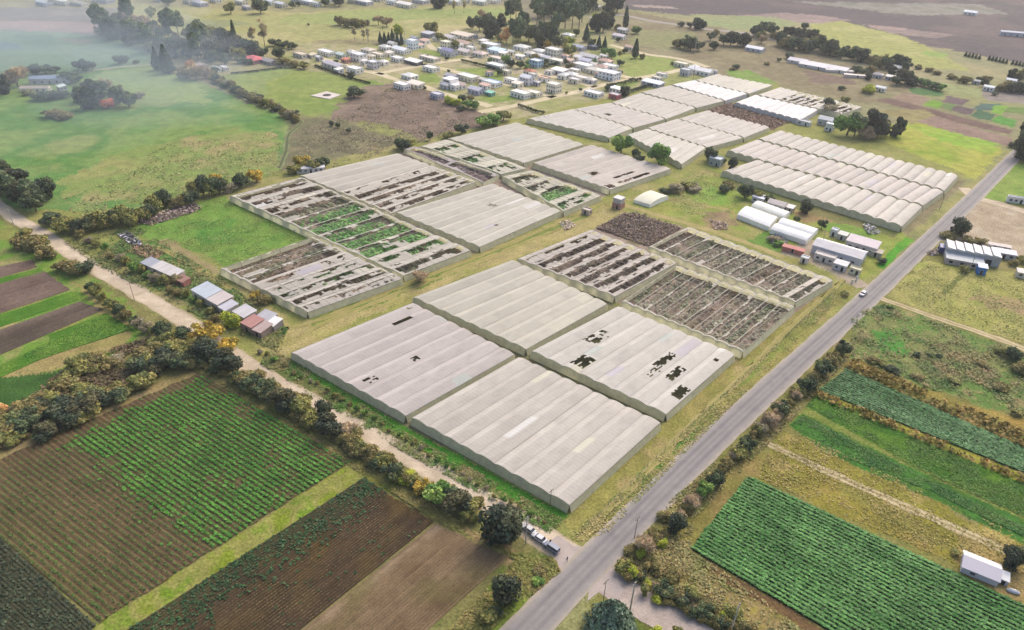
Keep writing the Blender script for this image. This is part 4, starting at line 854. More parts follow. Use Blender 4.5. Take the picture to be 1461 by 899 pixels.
trees('along the upper edge of the torn greenhouses', ('dark', 344, 268, 22), ('grey', 326, 274, 24, .7), ('yellow', 366, 260, 24), ('yellow', 308, 262, 20, .8), ('olive', 420, 248, 24, .7), ('yellow', 432, 240, 22), ('dark', 462, 240, 18), ('olive', 448, 244, 18), ('dark', 573, 214, 22, .8), ('dark', 614, 200, 9, 1.6), ('olive', 584, 208, 18, .6), ('dark', 658, 192, 20, .8), ('olive', 640, 196, 18, .6), ('green', 690, 182, 24, .7), ('green', 704, 178, 24, .7), ('olive', 718, 172, 22, .7), ('dark', 505, 139, 28, .55), ('dark', 473, 180, 8), ('dark', 482, 182, 8), ('dark', 498, 190, 8))
trees('beside the greenhouse with dark slots', ('green', 886, 219, 27), ('green', 940, 235, 32), ('dark', 906, 224, 12), ('dark', 912, 233, 14))
trees('between the far greenhouses and the farmyard', ('dark', 1012, 230, 20), ('black', 1043, 244, 14, 1.3), ('dark', 1030, 234, 10), ('grey', 962, 274, 22, .7), ('olive', 980, 270, 22, .6), ('grey', 990, 274, 20, .5), ('dark', 948, 276, 16, .5))
trees('behind the farm buildings', ('dark', 1062, 282, 20), ('olive', 1079, 286, 18), ('dark', 1096, 290, 14), ('black', 1148, 304, 18), ('dark', 1136, 317, 9), ('dark', 1172, 326, 14), ('olive', 1190, 332, 14, .6), ('dark', 1216, 342, 12, .6), ('dark', 1032, 274, 16, .6), ('brown', 1040, 268, 20, .6), ('green', 1110, 350, 14, .5), ('grey', 1105, 345, 18, .6), ('dark', 1258, 376, 12, .7), ('olive', 1205, 422, 12, .6))
trees('beyond the long scalloped greenhouses', ('green', 1208, 193, 34, .9), ('euc', 1218, 195, 26, .7), ('black', 1240, 193, 34), ('black', 1252, 196, 26), ('bare', 1236, 198, 24, .7), ('dark', 1262, 194, 10), ('black', 1278, 196, 18, 1.5), ('black', 1276, 192, 14), ('grey', 1182, 162, 24, .7), ('black', 1180, 158, 16))
trees('at the far end of the asphalt road', ('black', 1456, 226, 28, 1.2), ('dark', 1464, 206, 30, 1.2), ('black', 1470, 235, 24), ('dark', 1443, 210, 10, .7))
trees('near the sawtooth roofed building', ('black', 1366, 336, 24), ('brown', 1352, 340, 22, .5), ('brown', 1380, 344, 20, .5), ('brown', 1396, 346, 18, .5), ('olive', 1374, 388, 14, .9), ('brown', 1444, 378, 14, .8), ('olive', 1458, 374, 16, .6))
trees('beside the white shed with a low annex', ('black', 1441, 806, 34, .9), ('olive', 1364, 792, 16, .5))
Z = 'in the hedge right of the asphalt road'
trees(Z, ('dark', 1203, 506, 22), ('brown', 1187, 520, 24, .8), ('dark', 1174, 534, 24), ('brown', 1162, 540, 20, .7), ('dark', 1150, 558, 24), ('brown', 1136, 564, 22, .7), ('dark', 1115, 594, 25), ('bare', 1096, 608, 26), ('grey', 1085, 618, 22), ('brown', 1078, 622, 18), ('dark', 1066, 640, 22), ('olive', 1050, 656, 24), ('brown', 1036, 664, 18), ('dark', 1021, 692, 24), ('green', 1003, 706, 22), ('bare', 984, 722, 26), ('brown', 1010, 690, 20, .8), ('black', 963, 756, 28), ('lime', 944, 778, 16, .8), ('bare', 915, 786, 30), ('brown', 935, 770, 24, .8), ('brown', 950, 740, 22, .7), ('olive', 890, 812, 26, .8), ('brown', 905, 818, 22, .6), ('dark', 912, 826, 18, .7), ('lime', 924, 832, 12, .6), ('dark', 945, 846, 26, .8), ('brown', 965, 850, 28, .8), ('brown', 930, 812, 28, .7), ('brown', 960, 822, 28, .7), ('olive', 985, 850, 26, .7), ('dark', 974, 862, 22, .8), ('dark', 1006, 878, 24, .8), ('lime', 1032, 882, 14, .8), ('dark', 1027, 894, 22, .8), ('brown', 1010, 862, 26, .7), ('olive', 1046, 880, 26, .7), ('dark', 985, 876, 18, .8), ('brown', 1070, 900, 28, .7), ('brown', 900, 790, 22, .6))
belt('in the low scrub beside the asphalt road', ['brown', 'olive', 'bare', 'brown', 'brown', 'lime'], [np.array(p, float) for p in ((1200, 500), (1150, 556), (1100, 604), (1050, 654), (1000, 706), (960, 752), (920, 790), (895, 816), (930, 846), (990, 876), (1060, 906))], 60, 15, 5, 42)
trees('in the pasture right of the road', ('brown', 1244, 516, 18, .6), ('dark', 1272, 530, 18, .5), ('olive', 1258, 520, 16, .5), ('dark', 1308, 508, 10, .6), ('dark', 1324, 508, 7, .6), ('dark', 1339, 510, 9, .6), ('dark', 1442, 512, 22, .8), ('brown', 1456, 532, 24, .8), ('olive', 1430, 506, 18, .6), ('brown', 1428, 556, 22, .5), ('olive', 1450, 592, 20, .5), ('brown', 1400, 520, 18, .4), ('green', 1270, 440, 8, .6), ('brown', 1312, 540, 20, .35), ('olive', 1360, 545, 18, .35))
# the hazy country on the left
trees('in the clump on the hazy meadow', ('dark', 118, 146, 22), ('black', 126, 156, 30), ('dark', 140, 152, 26), ('red', 155, 154, 22, .8), ('euc', 146, 138, 22, .6), ('dark', 168, 148, 24), ('dark', 184, 152, 24), ('olive', 172, 136, 20), ('black', 132, 138, 24), ('bare', 152, 130, 20), ('grey', 198, 140, 18, .6), ('dark', 112, 136, 14))
trees('around the barn in the haze', ('black', 8, 134, 24, 1.1), ('bare', 26, 124, 34, .9), ('dark', 52, 106, 24, .6), ('dark', 66, 105, 22, .6), ('dark', 78, 104, 18, .6), ('dark', 96, 116, 24, .6), ('dark', 108, 118, 20, .7), ('dark', 60, 142, 24, .5), ('dark', 74, 142, 26, .5), ('dark', 90, 140, 22, .5), ('brown', 78, 166, 30, .5), ('brown', 94, 170, 30, .45), ('dark', 112, 100, 14), ('dark', 122, 102, 18), ('dark', 132, 100, 14), ('dark', 170, 92, 14), ('dark', 178, 90, 12), ('brown', 194, 90, 10, .7), ('olive', 40, 136, 18, .6))
belt('in the long wood across the hazy fields', ['dark', 'black', 'euc', 'dark', 'olive', 'dark'], [np.array(p, float) for p in ((140, 50), (165, 54), (190, 58), (215, 68), (240, 76), (262, 82), (285, 84), (310, 84), (325, 80))], 34, 22, 5, 8)
belt('in the upper rows of the long wood', ['dark', 'euc', 'olive', 'brown', 'bare'], [np.array(p, float) for p in ((172, 34), (195, 42), (215, 48), (240, 52), (262, 56), (290, 56), (310, 58))], 18, 20, 4, 9)
trees('in the line behind the red roofs', ('black', 320, 64, 22), ('black', 328, 64, 18), ('cypress', 336, 64, 8, 1.2), ('black', 340, 74, 22), ('dark', 354, 76, 22), ('black', 362, 80, 20), ('poplar', 362, 68, 10), ('poplar', 378, 68, 12), ('dark', 376, 82, 16), ('dark', 392, 66, 18, .6), ('dark', 404, 68, 18, .6), ('dark', 416, 70, 16, .6), ('dark', 345, 90, 16, .7), ('dark', 356, 92, 12, .7), ('olive', 338, 84, 22), ('dark', 398, 84, 16), ('brown', 404, 92, 22, .6), ('brown', 420, 96, 20, .6), ('olive', 434, 98, 18, .6), ('dark', 322, 92, 18))
belt('in the scrub line along the ditch', ['brown', 'grey', 'olive', 'dark', 'brown'], [np.array(p, float) for p in ((296, 110), (330, 126), (360, 144), (395, 160), (425, 174))], 24, 12, 3, 43)
trees('by the pink tall house in the haze', ('conifer', 226, 100, 18, .9), ('conifer', 240, 104, 26, .75), ('orange', 273, 108, 16), ('brown', 266, 112, 22), ('bare', 280, 114, 22), ('bare', 294, 112, 20), ('brown', 312, 120, 16, .6), ('dark', 308, 106, 12), ('dark', 322, 126, 14, .6), ('dark', 336, 132, 16, .6), ('dark', 346, 136, 12, .6), ('dark', 372, 142, 14, .6), ('olive', 360, 138, 16, .5), ('dark', 420, 168, 18, .6), ('dark', 395, 158, 16, .5))
trees('on the pale hay fields', ('olive', 216, 24, 18), ('bare', 258, 36, 14), ('bare', 240, 36, 18, .7), ('dark', 241, 8, 18), ('olive', 330, 20, 18), ('dark', 372, 19, 22), ('dark', 418, 12, 10), ('black', 368, 12, 16), ('dark', 426, 9, 7), ('dark', 464, 9, 12), ('black', 484, 9, 16), ('black', 480, 6, 14), ('black', 622, 12, 14), ('black', 630, 12, 14), ('dark', 635, 8, 12), ('brown', 486, 36, 18), ('brown', 496, 39, 16), ('brown', 508, 39, 18), ('brown', 516, 38, 14), ('grey', 524, 36, 10), ('bare', 540, 36, 14), ('bare', 552, 38, 14), ('poplar', 506, 58, 6), ('poplar', 519, 60, 6), ('poplar', 526, 60, 6), ('poplar', 546, 44, 7), ('lime', 568, 48, 16), ('poplar', 648, 20, 6), ('poplar', 662, 20, 6), ('dark', 440, 36, 4, .7))
trees('in the dark conifer row above the town', ('conifer', 543, 62, 8), ('conifer', 549, 62, 8), ('conifer', 555, 63, 8), ('conifer', 561, 63, 8), ('conifer', 567, 64, 8), ('conifer', 573, 64, 8), ('conifer', 560, 58, 8))
Z = 'in the town gardens'
trees(Z, ('olive', 618, 48, 26, .8), ('olive', 627, 58, 12), ('olive', 636, 62, 10), ('dark', 502, 112, 10), ('dark', 480, 90, 8, .6), ('lime', 640, 148, 16, .8), ('lime', 650, 150, 16, .7), ('dark', 660, 146, 12), ('green', 668, 154, 16, .7), ('dark', 658, 158, 12, .7), ('brown', 672, 142, 12, .7), ('green', 678, 156, 12), ('dark', 638, 86, 6), ('olive', 690, 70, 8), ('olive', 648, 68, 14), ('dark', 712, 108, 9), ('dark', 728, 96, 12), ('green', 722, 92, 14), ('dark', 742, 98, 12), ('green', 755, 92, 12, .6), ('dark', 778, 94, 10), ('brown', 764, 86, 14, .8), ('brown', 815, 100, 14, .9), ('dark', 870, 128, 10), ('black', 891, 138, 14), ('dark', 866, 130, 8), ('dark', 884, 106, 8, .7), ('dark', 884, 94, 12, .7), ('olive', 808, 134, 5), ('dark', 610, 84, 6), ('green', 752, 98, 10, .6), ('olive', 668, 64, 12, .7), ('dark', 828, 130, 5), ('dark', 606, 128, 5), ('green', 700, 90, 8), ('dark', 592, 118, 6), ('brown', 744, 118, 8), ('dark', 640, 104, 5), ('green', 846, 92, 8), ('dark', 806, 92, 8))
trees('in the tall wood behind the town', ('dark', 684, 44, 18, 1.3), ('dark', 672, 41, 13, 1.3), ('black', 697, 54, 23, 1.3), ('black', 703, 54, 18, 1.3), ('dark', 690, 36, 11, 1.3), ('bare', 688, 26, 12), ('dark', 703, 40, 13, 1.3), ('black', 715, 42, 16, 1.3), ('orange', 723, 62, 16), ('olive', 714, 60, 14), ('euc', 728, 34, 16, 1.15), ('euc', 736, 32, 16, 1.15), ('euc', 732, 62, 16, 1.15), ('euc', 742, 64, 18, 1.15), ('dark', 754, 60, 20, 1.3), ('euc', 748, 52, 16, 1.15), ('dark', 764, 62, 20, 1.3), ('black', 770, 68, 18, 1.3), ('yellow', 778, 68, 12), ('dark', 786, 62, 20, 1.3), ('euc', 794, 56, 18, 1.15), ('dark', 776, 54, 20, 1.3), ('olive', 740, 58, 14),
      ('euc', 766, 40, 20, 1.15), ('euc', 776, 36, 20, 1.15), ('euc', 786, 34, 20, 1.15), ('euc', 796, 38, 20, 1.15), ('euc', 806, 40, 20, 1.15), ('euc', 816, 42, 20, 1.15), ('euc', 826, 40, 18, 1.15), ('dark', 770, 26, 20, 1.3), ('dark', 784, 22, 20, 1.3), ('dark', 798, 24, 20, 1.3), ('dark', 812, 26, 20, 1.3), ('euc', 830, 32, 16, 1.15), ('dark', 836, 18, 18, 1.3), ('dark', 846, 16, 16, 1.3), ('dark', 824, 16, 16, 1.3), ('black', 868, 18, 18, 1.3), ('black', 880, 18, 20, 1.3), ('dark', 874, 16, 18, 1.3), ('yellow', 862, 30, 12, .8), ('lime', 850, 28, 12, .8), ('black', 850, 46, 18, 1.3), ('black', 860, 46, 20, 1.3), ('black', 870, 40, 16, 1.3), ('cypress', 892, 40, 8), ('green', 906, 48, 14, .8), ('conifer', 836, 60, 12), ('brown', 880, 42, 10), ('dark', 796, 70, 16, 1.3), ('olive', 806, 78, 18), ('olive', 816, 80, 16), ('olive', 802, 68, 16), ('lime', 814, 60, 14, .6), ('dark', 822, 52, 9, 1.3), ('green', 862, 80, 12), ('conifer', 862, 74, 10), ('green', 872, 84, 14), ('conifer', 854, 70, 9), ('dark', 844, 68, 11, 1.3), ('dark', 882, 60, 6, 1.3), ('dark', 891, 55, 6, 1.3))
trees('on the meadow right of the town', ('cypress', 906, 83, 9, .8), ('dark', 905, 76, 8, .8), ('dark', 891, 76, 7), ('brown', 917, 84, 9), ('brown', 884, 78, 7), ('dark', 962, 92, 10, .4))
trees('in the copses beyond the greenhouses', ('brown', 966, 68, 16), ('dark', 976, 70, 16), ('dark', 985, 72, 18), ('euc', 980, 66, 12, .7), ('dark', 997, 72, 14), ('dark', 1014, 58, 12), ('dark', 1018, 71, 12), ('black', 994, 42, 14), ('black', 1000, 42, 12), ('dark', 984, 40, 10, .8), ('dark', 972, 38, 10, .7), ('brown', 1020, 52, 12), ('dark', 1032, 64, 16), ('black', 1042, 65, 18), ('dark', 1052, 66, 18), ('black', 1062, 66, 16), ('dark', 1078, 52, 16), ('olive', 1086, 56, 14), ('dark', 1092, 48, 18), ('dark', 1100, 52, 16), ('brown', 1106, 56, 14), ('bare', 1086, 62, 12), ('black', 1120, 52, 12), ('black', 1128, 52, 12), ('black', 1136, 54, 12), ('black', 1144, 54, 12), ('black', 1152, 56, 12), ('black', 1160, 56, 12), ('dark', 1148, 42, 10), ('dark', 1126, 84, 12, .7), ('dark', 1111, 88, 6), ('dark', 1050, 98, 10, .6), ('brown', 1044, 100, 10, .5), ('brown', 1094, 92, 10, .5))
belt('in the belt below the yellow field', ['dark', 'olive', 'black', 'brown', 'dark'], [np.array(p, float) for p in ((1112, 66), (1130, 70), (1150, 72), (1170, 76), (1190, 80), (1215, 86), (1240, 92), (1262, 98), (1290, 100))], 34, 15, 3, 12)
trees('around the farmsteads at upper right', ('red', 1253, 92, 10), ('brown', 1242, 102, 14, .8), ('dark', 1230, 106, 14, .7), ('dark', 1222, 104, 14, .7), ('black', 1238, 114, 9), ('lime', 1240, 132, 20, .7), ('olive', 1207, 146, 16, .6), ('dark', 1200, 128, 10, .5), ('black', 1272, 108, 12), ('black', 1284, 118, 18), ('black', 1294, 120, 16), ('dark', 1278, 122, 16, .8), ('black', 1302, 124, 12), ('brown', 1310, 98, 12, .6), ('brown', 1324, 102, 12, .6), ('brown', 1336, 106, 12, .6), ('brown', 1356, 112, 14, .6), ('brown', 1374, 118, 16, .8), ('brown', 1404, 118, 16, .8), ('brown', 1426, 130, 18, .7), ('brown', 1436, 128, 16), ('olive', 1460, 112, 16), ('black', 1442, 114, 14), ('black', 1450, 118, 12), ('black', 1440, 132, 14, .8), ('black', 1452, 132, 16, .8), ('black', 1464, 134, 16, .8), ('dark', 1396, 118, 10, .8), ('black', 1404, 124, 10), ('dark', 1419, 136, 8, .6))
trees('in the green hedge at upper right', *[('green' if i % 2 else 'dark', 1302+i*5.6, 119+i*1.5, 13, .75) for i in range(8)])
trees('in the dotted row at far right', *[('conifer', 1377+i*4.9+(9 if i > 4 else 0)+(4 if i > 10 else 0), 80.5+i*1.05, 4.6, .7) for i in range(15)])
ORD = ['first', 'second', 'third', 'fourth', 'fifth', 'sixth', 'seventh', 'eighth', 'ninth', 'tenth', 'eleventh', 'twelfth', 'thirteenth', 'fourteenth', 'fifteenth', 'sixteenth', 'seventeenth', 'eighteenth', 'nineteenth', 'twentieth', 'twenty-first', 'twenty-second', 'twenty-third', 'twenty-fourth', 'twenty-fifth', 'twenty-sixth', 'twenty-seventh', 'twenty-eighth', 'twenty-ninth', 'thirtieth']
ORD += ['%s-%s' % (a, b) for a in ('thirty', 'forty', 'fifty', 'sixty') for b in ORD[:9]]
def plant_all():
    cnt = {}
    for t in sorted(TREES, key=lambda t: t[1]):
        small = t[3]*mpp(t[1], t[2])*t[4] < 4.6 and t[0] not in ('conifer', 'cypress', 'poplar')
        cnt.setdefault((KINDS[t[0]]['look'], small, t[5]), []).append(t)
    for (look, small, zn), L in cnt.items():
        for i, (k, x, y, wpx, hs, _, grp) in enumerate(L):
            tm, cm, width = proto(k, i % 3)
            d = wpx*mpp(x, y)*1.15; s = d/width
            nm = 'shrub' if small else {'dark': 'evergreen_tree', 'black': 'evergreen_tree', 'euc': 'eucalyptus_tree', 'yellow': 'autumn_tree', 'orange': 'autumn_tree', 'red': 'autumn_tree', 'brown': 'half_bare_tree', 'conifer': 'conifer_tree', 'cypress': 'conifer_tree', 'cedar': 'conifer_tree', 'bare': 'bare_tree', 'poplar': 'bare_tree', 'grey': 'bare_tree'}.get(k, 'broadleaf_tree')
            lab = '%s %s %s' % (look, 'shrub' if small else 'tree', zn)
            if len(L) > 1: lab += ', %s from left' % ORD[i] if i < len(L)-1 else ', the rightmost'
            g = G(x, y)
            o = root(nm, (g[0], g[1], 0), random.random()*6.28, lab, 'shrub' if small else 'tree', grp)
            o.scale = (s, s, s*hs)
            link('trunk', tm, None, o); link('crown', cm, None, o)
plant_all()
# ------------------------------------------------------------------ houses
WH = (238, 234, 228); CR = (228, 220, 200); GR = (196, 194, 200); LAV = (190, 186, 202); TER = (196, 128, 106)
COLN = {WH: 'white', CR: 'cream', GR: 'pale grey', LAV: 'lavender grey', TER: 'terracotta'}
LABELS = {}
def unique(lab, x):
    LABELS.setdefault(lab, []).append(x); return lab
HOUSES = []
def house(x, y, wpx, h, roof, wcol, rcol, place, ratio=.6, look='', nw=3, ang=-41, upper=0, kind='house', cat='house', eave=.25):
    HOUSES.append((x, y, wpx, h, roof, wcol, rcol, place, ratio, look, nw, ang, upper, kind, cat, eave))
def roof_mesh(mb, roof, w, d, h, e, rise):
    W_, D_ = w/2+e, d/2+e
    if roof == 'flat':
        t = .22
        for cx, cy, bx, by in ((0, -d/2+t/2, w+.1, t), (0, d/2-t/2, w+.1, t), (-w/2+t/2, 0, t, d-2*t), (w/2-t/2, 0, t, d-2*t)): mb.box((cx, cy, h+.28), (bx, by, .52))
        mb.box((0, 0, h+.06), (w-2*t-.02, d-2*t-.02, .12))
    elif roof == 'gable':
        a = .14
        for sgn in (-1, 1):
            k = len(mb.v)
            mb.v += [(-W_, sgn*D_, h-.05), (W_, sgn*D_, h-.05), (W_, 0, h+rise), (-W_, 0, h+rise), (-W_, sgn*D_, h-.05+a), (W_, sgn*D_, h-.05+a), (W_, 0, h+rise+a), (-W_, 0, h+rise+a)]
            mb.f += [tuple(k+i for i in q) for q in ((0, 1, 2, 3), (4, 5, 6, 7), (0, 1, 5, 4), (1, 2, 6, 5), (2, 3, 7, 6), (3, 0, 4, 7))]
    elif roof == 'mono':
        k = len(mb.v); a = .14
        for dz in (0, a): mb.v += [(-W_, -D_, h-.02+dz), (W_, -D_, h-.02+dz), (W_, D_, h+rise+dz), (-W_, D_, h+rise+dz)]
        mb.f += [tuple(k+i for i in q) for q in ((0, 1, 2, 3), (4, 5, 6, 7), (0, 1, 5, 4), (1, 2, 6, 5), (2, 3, 7, 6), (3, 0, 4, 7))]
    elif roof == 'hip':
        k = len(mb.v); r = max(0, W_-D_)*.9
        mb.v += [(-W_, -D_, h), (W_, -D_, h), (W_, D_, h), (-W_, D_, h), (-r, 0, h+rise), (r, 0, h+rise)]
        mb.f += [tuple(k+i for i in q) for q in ((0, 1, 5, 4), (1, 2, 5), (2, 3, 4, 5), (3, 0, 4), (3, 2, 1, 0))]
def make_house(spec, label, group=None):
    x, y, wpx, h, roof, wcol, rcol, place, ratio, look, nw, ang, upper, kind, cat, eave = spec
    tot = wpx*mpp(x, y)/.66; w = tot*ratio; d = tot*(1-ratio); g = G(x, y)
    o = root(kind, (g[0], g[1], 0), R(ang), label, cat, group)
    wm = PM('painted_wall', al(wcol, k=1.35), .85, .07, .4, .2); rm = PM('roof_cover', al(rcol, k=1.3), .7, .12, .5, .3, streak=(.4, 2.5, 1))
    rise = {'gable': min(1.6, d*.2), 'mono': min(.9, d*.12), 'hip': min(1.6, d*.25), 'flat': 0}[roof]
    mb = MB(); mb.box((0, 0, h/2), (w, d, h))
    if roof == 'gable':
        mb.prism([(-d/2, h), (d/2, h), (0, h+rise*d/(d+2*eave))], -w/2, w/2)
        for i in range(len(mb.v)-6, len(mb.v)): px_, py_, pz_ = mb.v[i]; mb.v[i] = (py_, px_, pz_)
    if roof == 'mono':
        k = len(mb.v); mb.v += [(-w/2, -d/2, h), (w/2, -d/2, h), (w/2, d/2, h), (-w/2, d/2, h), (w/2, d/2, h+rise*.9), (-w/2, d/2, h+rise*.9)]
        mb.f += [(k, k+1, k+4, k+5), (k+1, k+2, k+4), (k, k+5, k+3), (k+2, k+3, k+5, k+4)]
    mb.build('wall', wm, o)
    rb = MB(); roof_mesh(rb, roof, w, d, h, 0 if roof == 'flat' else eave, rise); rb.build('roof', rm, o)
    def opening(nm, side, u, z, bw, bh):
        f = MB()
        if side == 'front': c = (u, -d/2-.02, z); sz = (bw, .10, bh); fr = (bw+.24, .06, bh+.24); c2 = (u, -d/2-.0, z)
        else: c = (w/2+.02, u, z); sz = (.10, bw, bh); fr = (.06, bw+.24, bh+.24); c2 = (w/2+.0, u, z)
        ob = MB().box(c, sz).build(nm, M_glass if nm == 'window' else M_dark, o)
        MB().box(c2, fr).build('frame', PM('window_frame', al(214, 210, 204)), ob)
    floors = 2 if h > 5 else 1
    for fl in range(floors):
        z = 1.55+fl*2.9
        for i in range(nw):
            u = (-.5+(i+.5)/nw)*w*.92
            if i == nw//2 and fl == 0: opening('door', 'front', u, 1.12, 1.0, 2.1)
            else: opening('window', 'front', u, z, min(1.4, w/nw*.42), 1.0)
        for i in range(max(1, nw-1)):
            u = (-.5+(i+.5)/max(1, nw-1))*d*.9; opening('window', 'side', u, z, min(1.2, d/max(1, nw-1)*.4), 1.0)
    if upper:
        uw, ud = w*.55, d*.8
        MB().box((w*.18 if upper > 0 else -w*.18, d*.05, h+1.4), (uw, ud, 2.8)).build('upper_storey', wm, o)
        MB().box((w*.18 if upper > 0 else -w*.18, d*.05, h+2.9), (uw+.3, ud+.3, .2)).build('upper_roof', rm, o)
        wn = MB().box((w*.18 if upper > 0 else -w*.18, d*.05-ud/2-.02, h+1.5), (uw*.6, .1, 1.2)).build('window', M_glass, o)
    return o
P1 = 'at the left edge of the town'; P2 = 'in the front row of the town'; P3 = 'in the middle of the town'; P4 = 'at the top of the town'; P5 = 'on the right side of the town'
house(466, 78, 27, 3.2, 'flat', WH, WH, P1, .7, 'long low', 4); house(430, 81, 24, 2.8, 'flat', CR, (206, 190, 168), P1, .65, 'unfinished low', 3); house(446, 82, 14, 2.6, 'mono', CR, (214, 200, 176), P1, .55)
house(478, 97, 34, 3.2, 'gable', CR, (206, 198, 204), P1, .72, 'long', 4); house(507, 103, 24, 3.6, 'flat', WH, WH, P1, .6, 'boxy', 3); house(466, 93, 14, 3, 'flat', WH, CR, P1, .6, 'small')
house(488, 82, 18, 3, 'gable', (206, 220, 206), (214, 222, 214), P1, .6, 'greenish'); house(512, 86, 24, 5.6, 'flat', WH, (216, 220, 228), P1, .6, '', 3); house(494, 89, 14, 2.8, 'mono', (200, 150, 132), TER, P1, .6, 'small')
house(526, 75, 22, 3, 'hip', CR, (216, 202, 190), P4, .6); house(540, 81, 22, 2.8, 'flat', CR, (220, 206, 190), P4, .68, 'low', 4); house(533, 97, 18, 5.4, 'flat', GR, (222, 222, 228), P2, .55, 'red accented grey'); house(568, 87, 20, 3, 'flat', WH, WH, P3, .6, 'dark fronted'); house(590, 91, 26, 2.6, 'mono', (90, 92, 90), (232, 230, 226), P3, .7, 'dark fronted low', 4)
house(550, 71, 18, 3.2, 'hip', WH, (232, 228, 222), P4, .6); house(573, 75, 28, 3.4, 'gable', WH, (238, 240, 244), P4, .65, 'long', 4); house(589, 70, 16, 8, 'flat', (226, 232, 240), (240, 242, 246), P4, .55, 'tall three storey', 3); house(572, 62, 16, 3.4, 'gable', (210, 218, 226), (216, 222, 230), P4, .6, 'bluish'); house(592, 58, 14, 3, 'gable', GR, (176, 176, 180), P4, .6, 'small')
house(585, 112, 24, 3.0, 'hip', WH, (240, 238, 232), P2, .58, 'square'); house(574, 126, 24, 3.6, 'flat', WH, WH, P2, .62, 'wide windowed', 4); house(593, 124, 26, 3, 'mono', CR, (226, 216, 204), P2, .66, 'long low', 3)
house(615, 101, 24, 3.2, 'flat', WH, (228, 222, 214), P3, .62); house(613, 86, 30, 2.8, 'flat', CR, (222, 210, 198), P3, .72, 'long low', 5); house(641, 79, 24, 4.6, 'gable', GR, (150, 148, 182), P3, .6, 'violet roofed'); house(637, 68, 17, 5.6, 'flat', (226, 222, 196), (232, 228, 206), P4, .55, 'tall', 3); house(611, 53, 20, 4, 'mono', (150, 150, 160), GR, P4, .6, 'dark garage fronted'); house(642, 57, 20, 3.2, 'gable', WH, (226, 214, 210), P4, .6)
house(660, 53, 34, 2.8, 'mono', CR, (216, 202, 184), P4, .7, 'long shed like', 4); house(664, 65, 24, 2.8, 'gable', CR, (206, 176, 160), P4, .62, 'pink tiled'); house(664, 77, 22, 3, 'gable', CR, (224, 212, 206), P3, .6, ''); house(685, 80, 24, 3, 'hip', CR, (212, 190, 182), P3, .6, 'pinkish'); house(676, 54, 12, 2.8, 'flat', GR, GR, P4, .6, 'small')
house(700, 69, 26, 4.2, 'flat', WH, (244, 242, 240), P4, .62, 'large', 4); house(709, 76, 26, 3.2, 'mono', (214, 226, 236), (202, 222, 236), P4, .64, 'light blue'); house(745, 71, 24, 3.4, 'hip', WH, (240, 238, 232), P4, .6, 'pyramid roofed')
house(645, 113, 22, 3, 'gable', GR, (188, 184, 190), P2, .6, ''); house(668, 114, 32, 3.6, 'flat', CR, (234, 228, 214), P2, .66, 'long', 4); house(646, 125, 34, 3.6, 'flat', WH, (240, 236, 236), P2, .6, 'modern', 4, upper=-1); house(624, 140, 19, 3.4, 'flat', LAV, (196, 194, 204), P2, .56, 'boxy')
house(680, 133, 24, 3.4, 'gable', LAV, (206, 202, 212), P2, .6, ''); house(699, 136, 14, 2.4, 'mono', (120, 176, 160), (140, 196, 180), P2, .6, 'small turquoise'); house(702, 122, 28, 3.2, 'flat', WH, (206, 216, 232), P2, .64, 'blue edged', 4)
house(709, 87, 22, 3, 'flat', CR, (222, 206, 192), P3, .62); house(708, 97, 28, 3, 'flat', WH, (232, 228, 222), P3, .66, 'wide low', 4); house(723, 106, 14, 3, 'flat', CR, (224, 216, 196), P3, .56, 'small'); house(731, 118, 22, 3, 'flat', WH, (226, 222, 216), P2, .62, 'dark windowed', 4); house(752, 120, 21, 5.8, 'gable', (222, 220, 226), (230, 228, 232), P2, .55, 'tall', 3)
house(743, 138, 28, 3.6, 'flat', WH, (238, 232, 222), P2, .64, 'bright wide', 4); house(762, 137, 22, 3.2, 'flat', CR, (226, 220, 206), P2, .6, ''); house(756, 106, 18, 3, 'hip', CR, TER, P3, .6, 'red roofed'); house(790, 131, 21, 6.4, 'flat', (232, 226, 212), (236, 230, 216), P2, .55, 'two storey many windowed', 4); house(765, 95, 19, 5.4, 'flat', (176, 200, 222), (214, 222, 230), P3, .56, 'light blue two storey')
house(798, 105, 23, 3.2, 'mono', GR, (238, 234, 228), P3, .64, 'grey fronted'); house(769, 77, 20, 3.4, 'hip', WH, (238, 234, 230), P4, .6); house(790, 79, 24, 5.8, 'flat', (230, 224, 212), (232, 226, 218), P4, .6, 'large two storey', 4); house(794, 90, 28, 3, 'flat', CR, (230, 220, 206), P3, .66, 'wide', 4); house(780, 87, 16, 3.4, 'gable', WH, (224, 220, 222), P3, .6)
house(815, 111, 20, 3.4, 'hip', WH, (234, 228, 222), P5, .58); house(830, 115, 22, 3, 'flat', CR, (226, 216, 204), P5, .64, 'low'); house(832, 99, 28, 4.4, 'flat', WH, (236, 234, 230), P5, .62, 'big', 4); house(836, 91, 22, 3.2, 'gable', GR, (206, 204, 216), P5, .6); house(840, 84, 28, 3, 'gable', GR, (198, 196, 194), P5, .64, 'long'); house(848, 104, 24, 3.2, 'hip', CR, (228, 222, 208), P5, .6); house(869, 112, 30, 5.4, 'flat', (226, 228, 234), (236, 234, 236), P5, .6, 'large two storey', 4); house(864, 91, 20, 3, 'hip', CR, (212, 170, 156), P5, .6, 'pink roofed'); house(870, 98, 22, 3, 'flat', WH, (232, 230, 226), P5, .62, 'low')
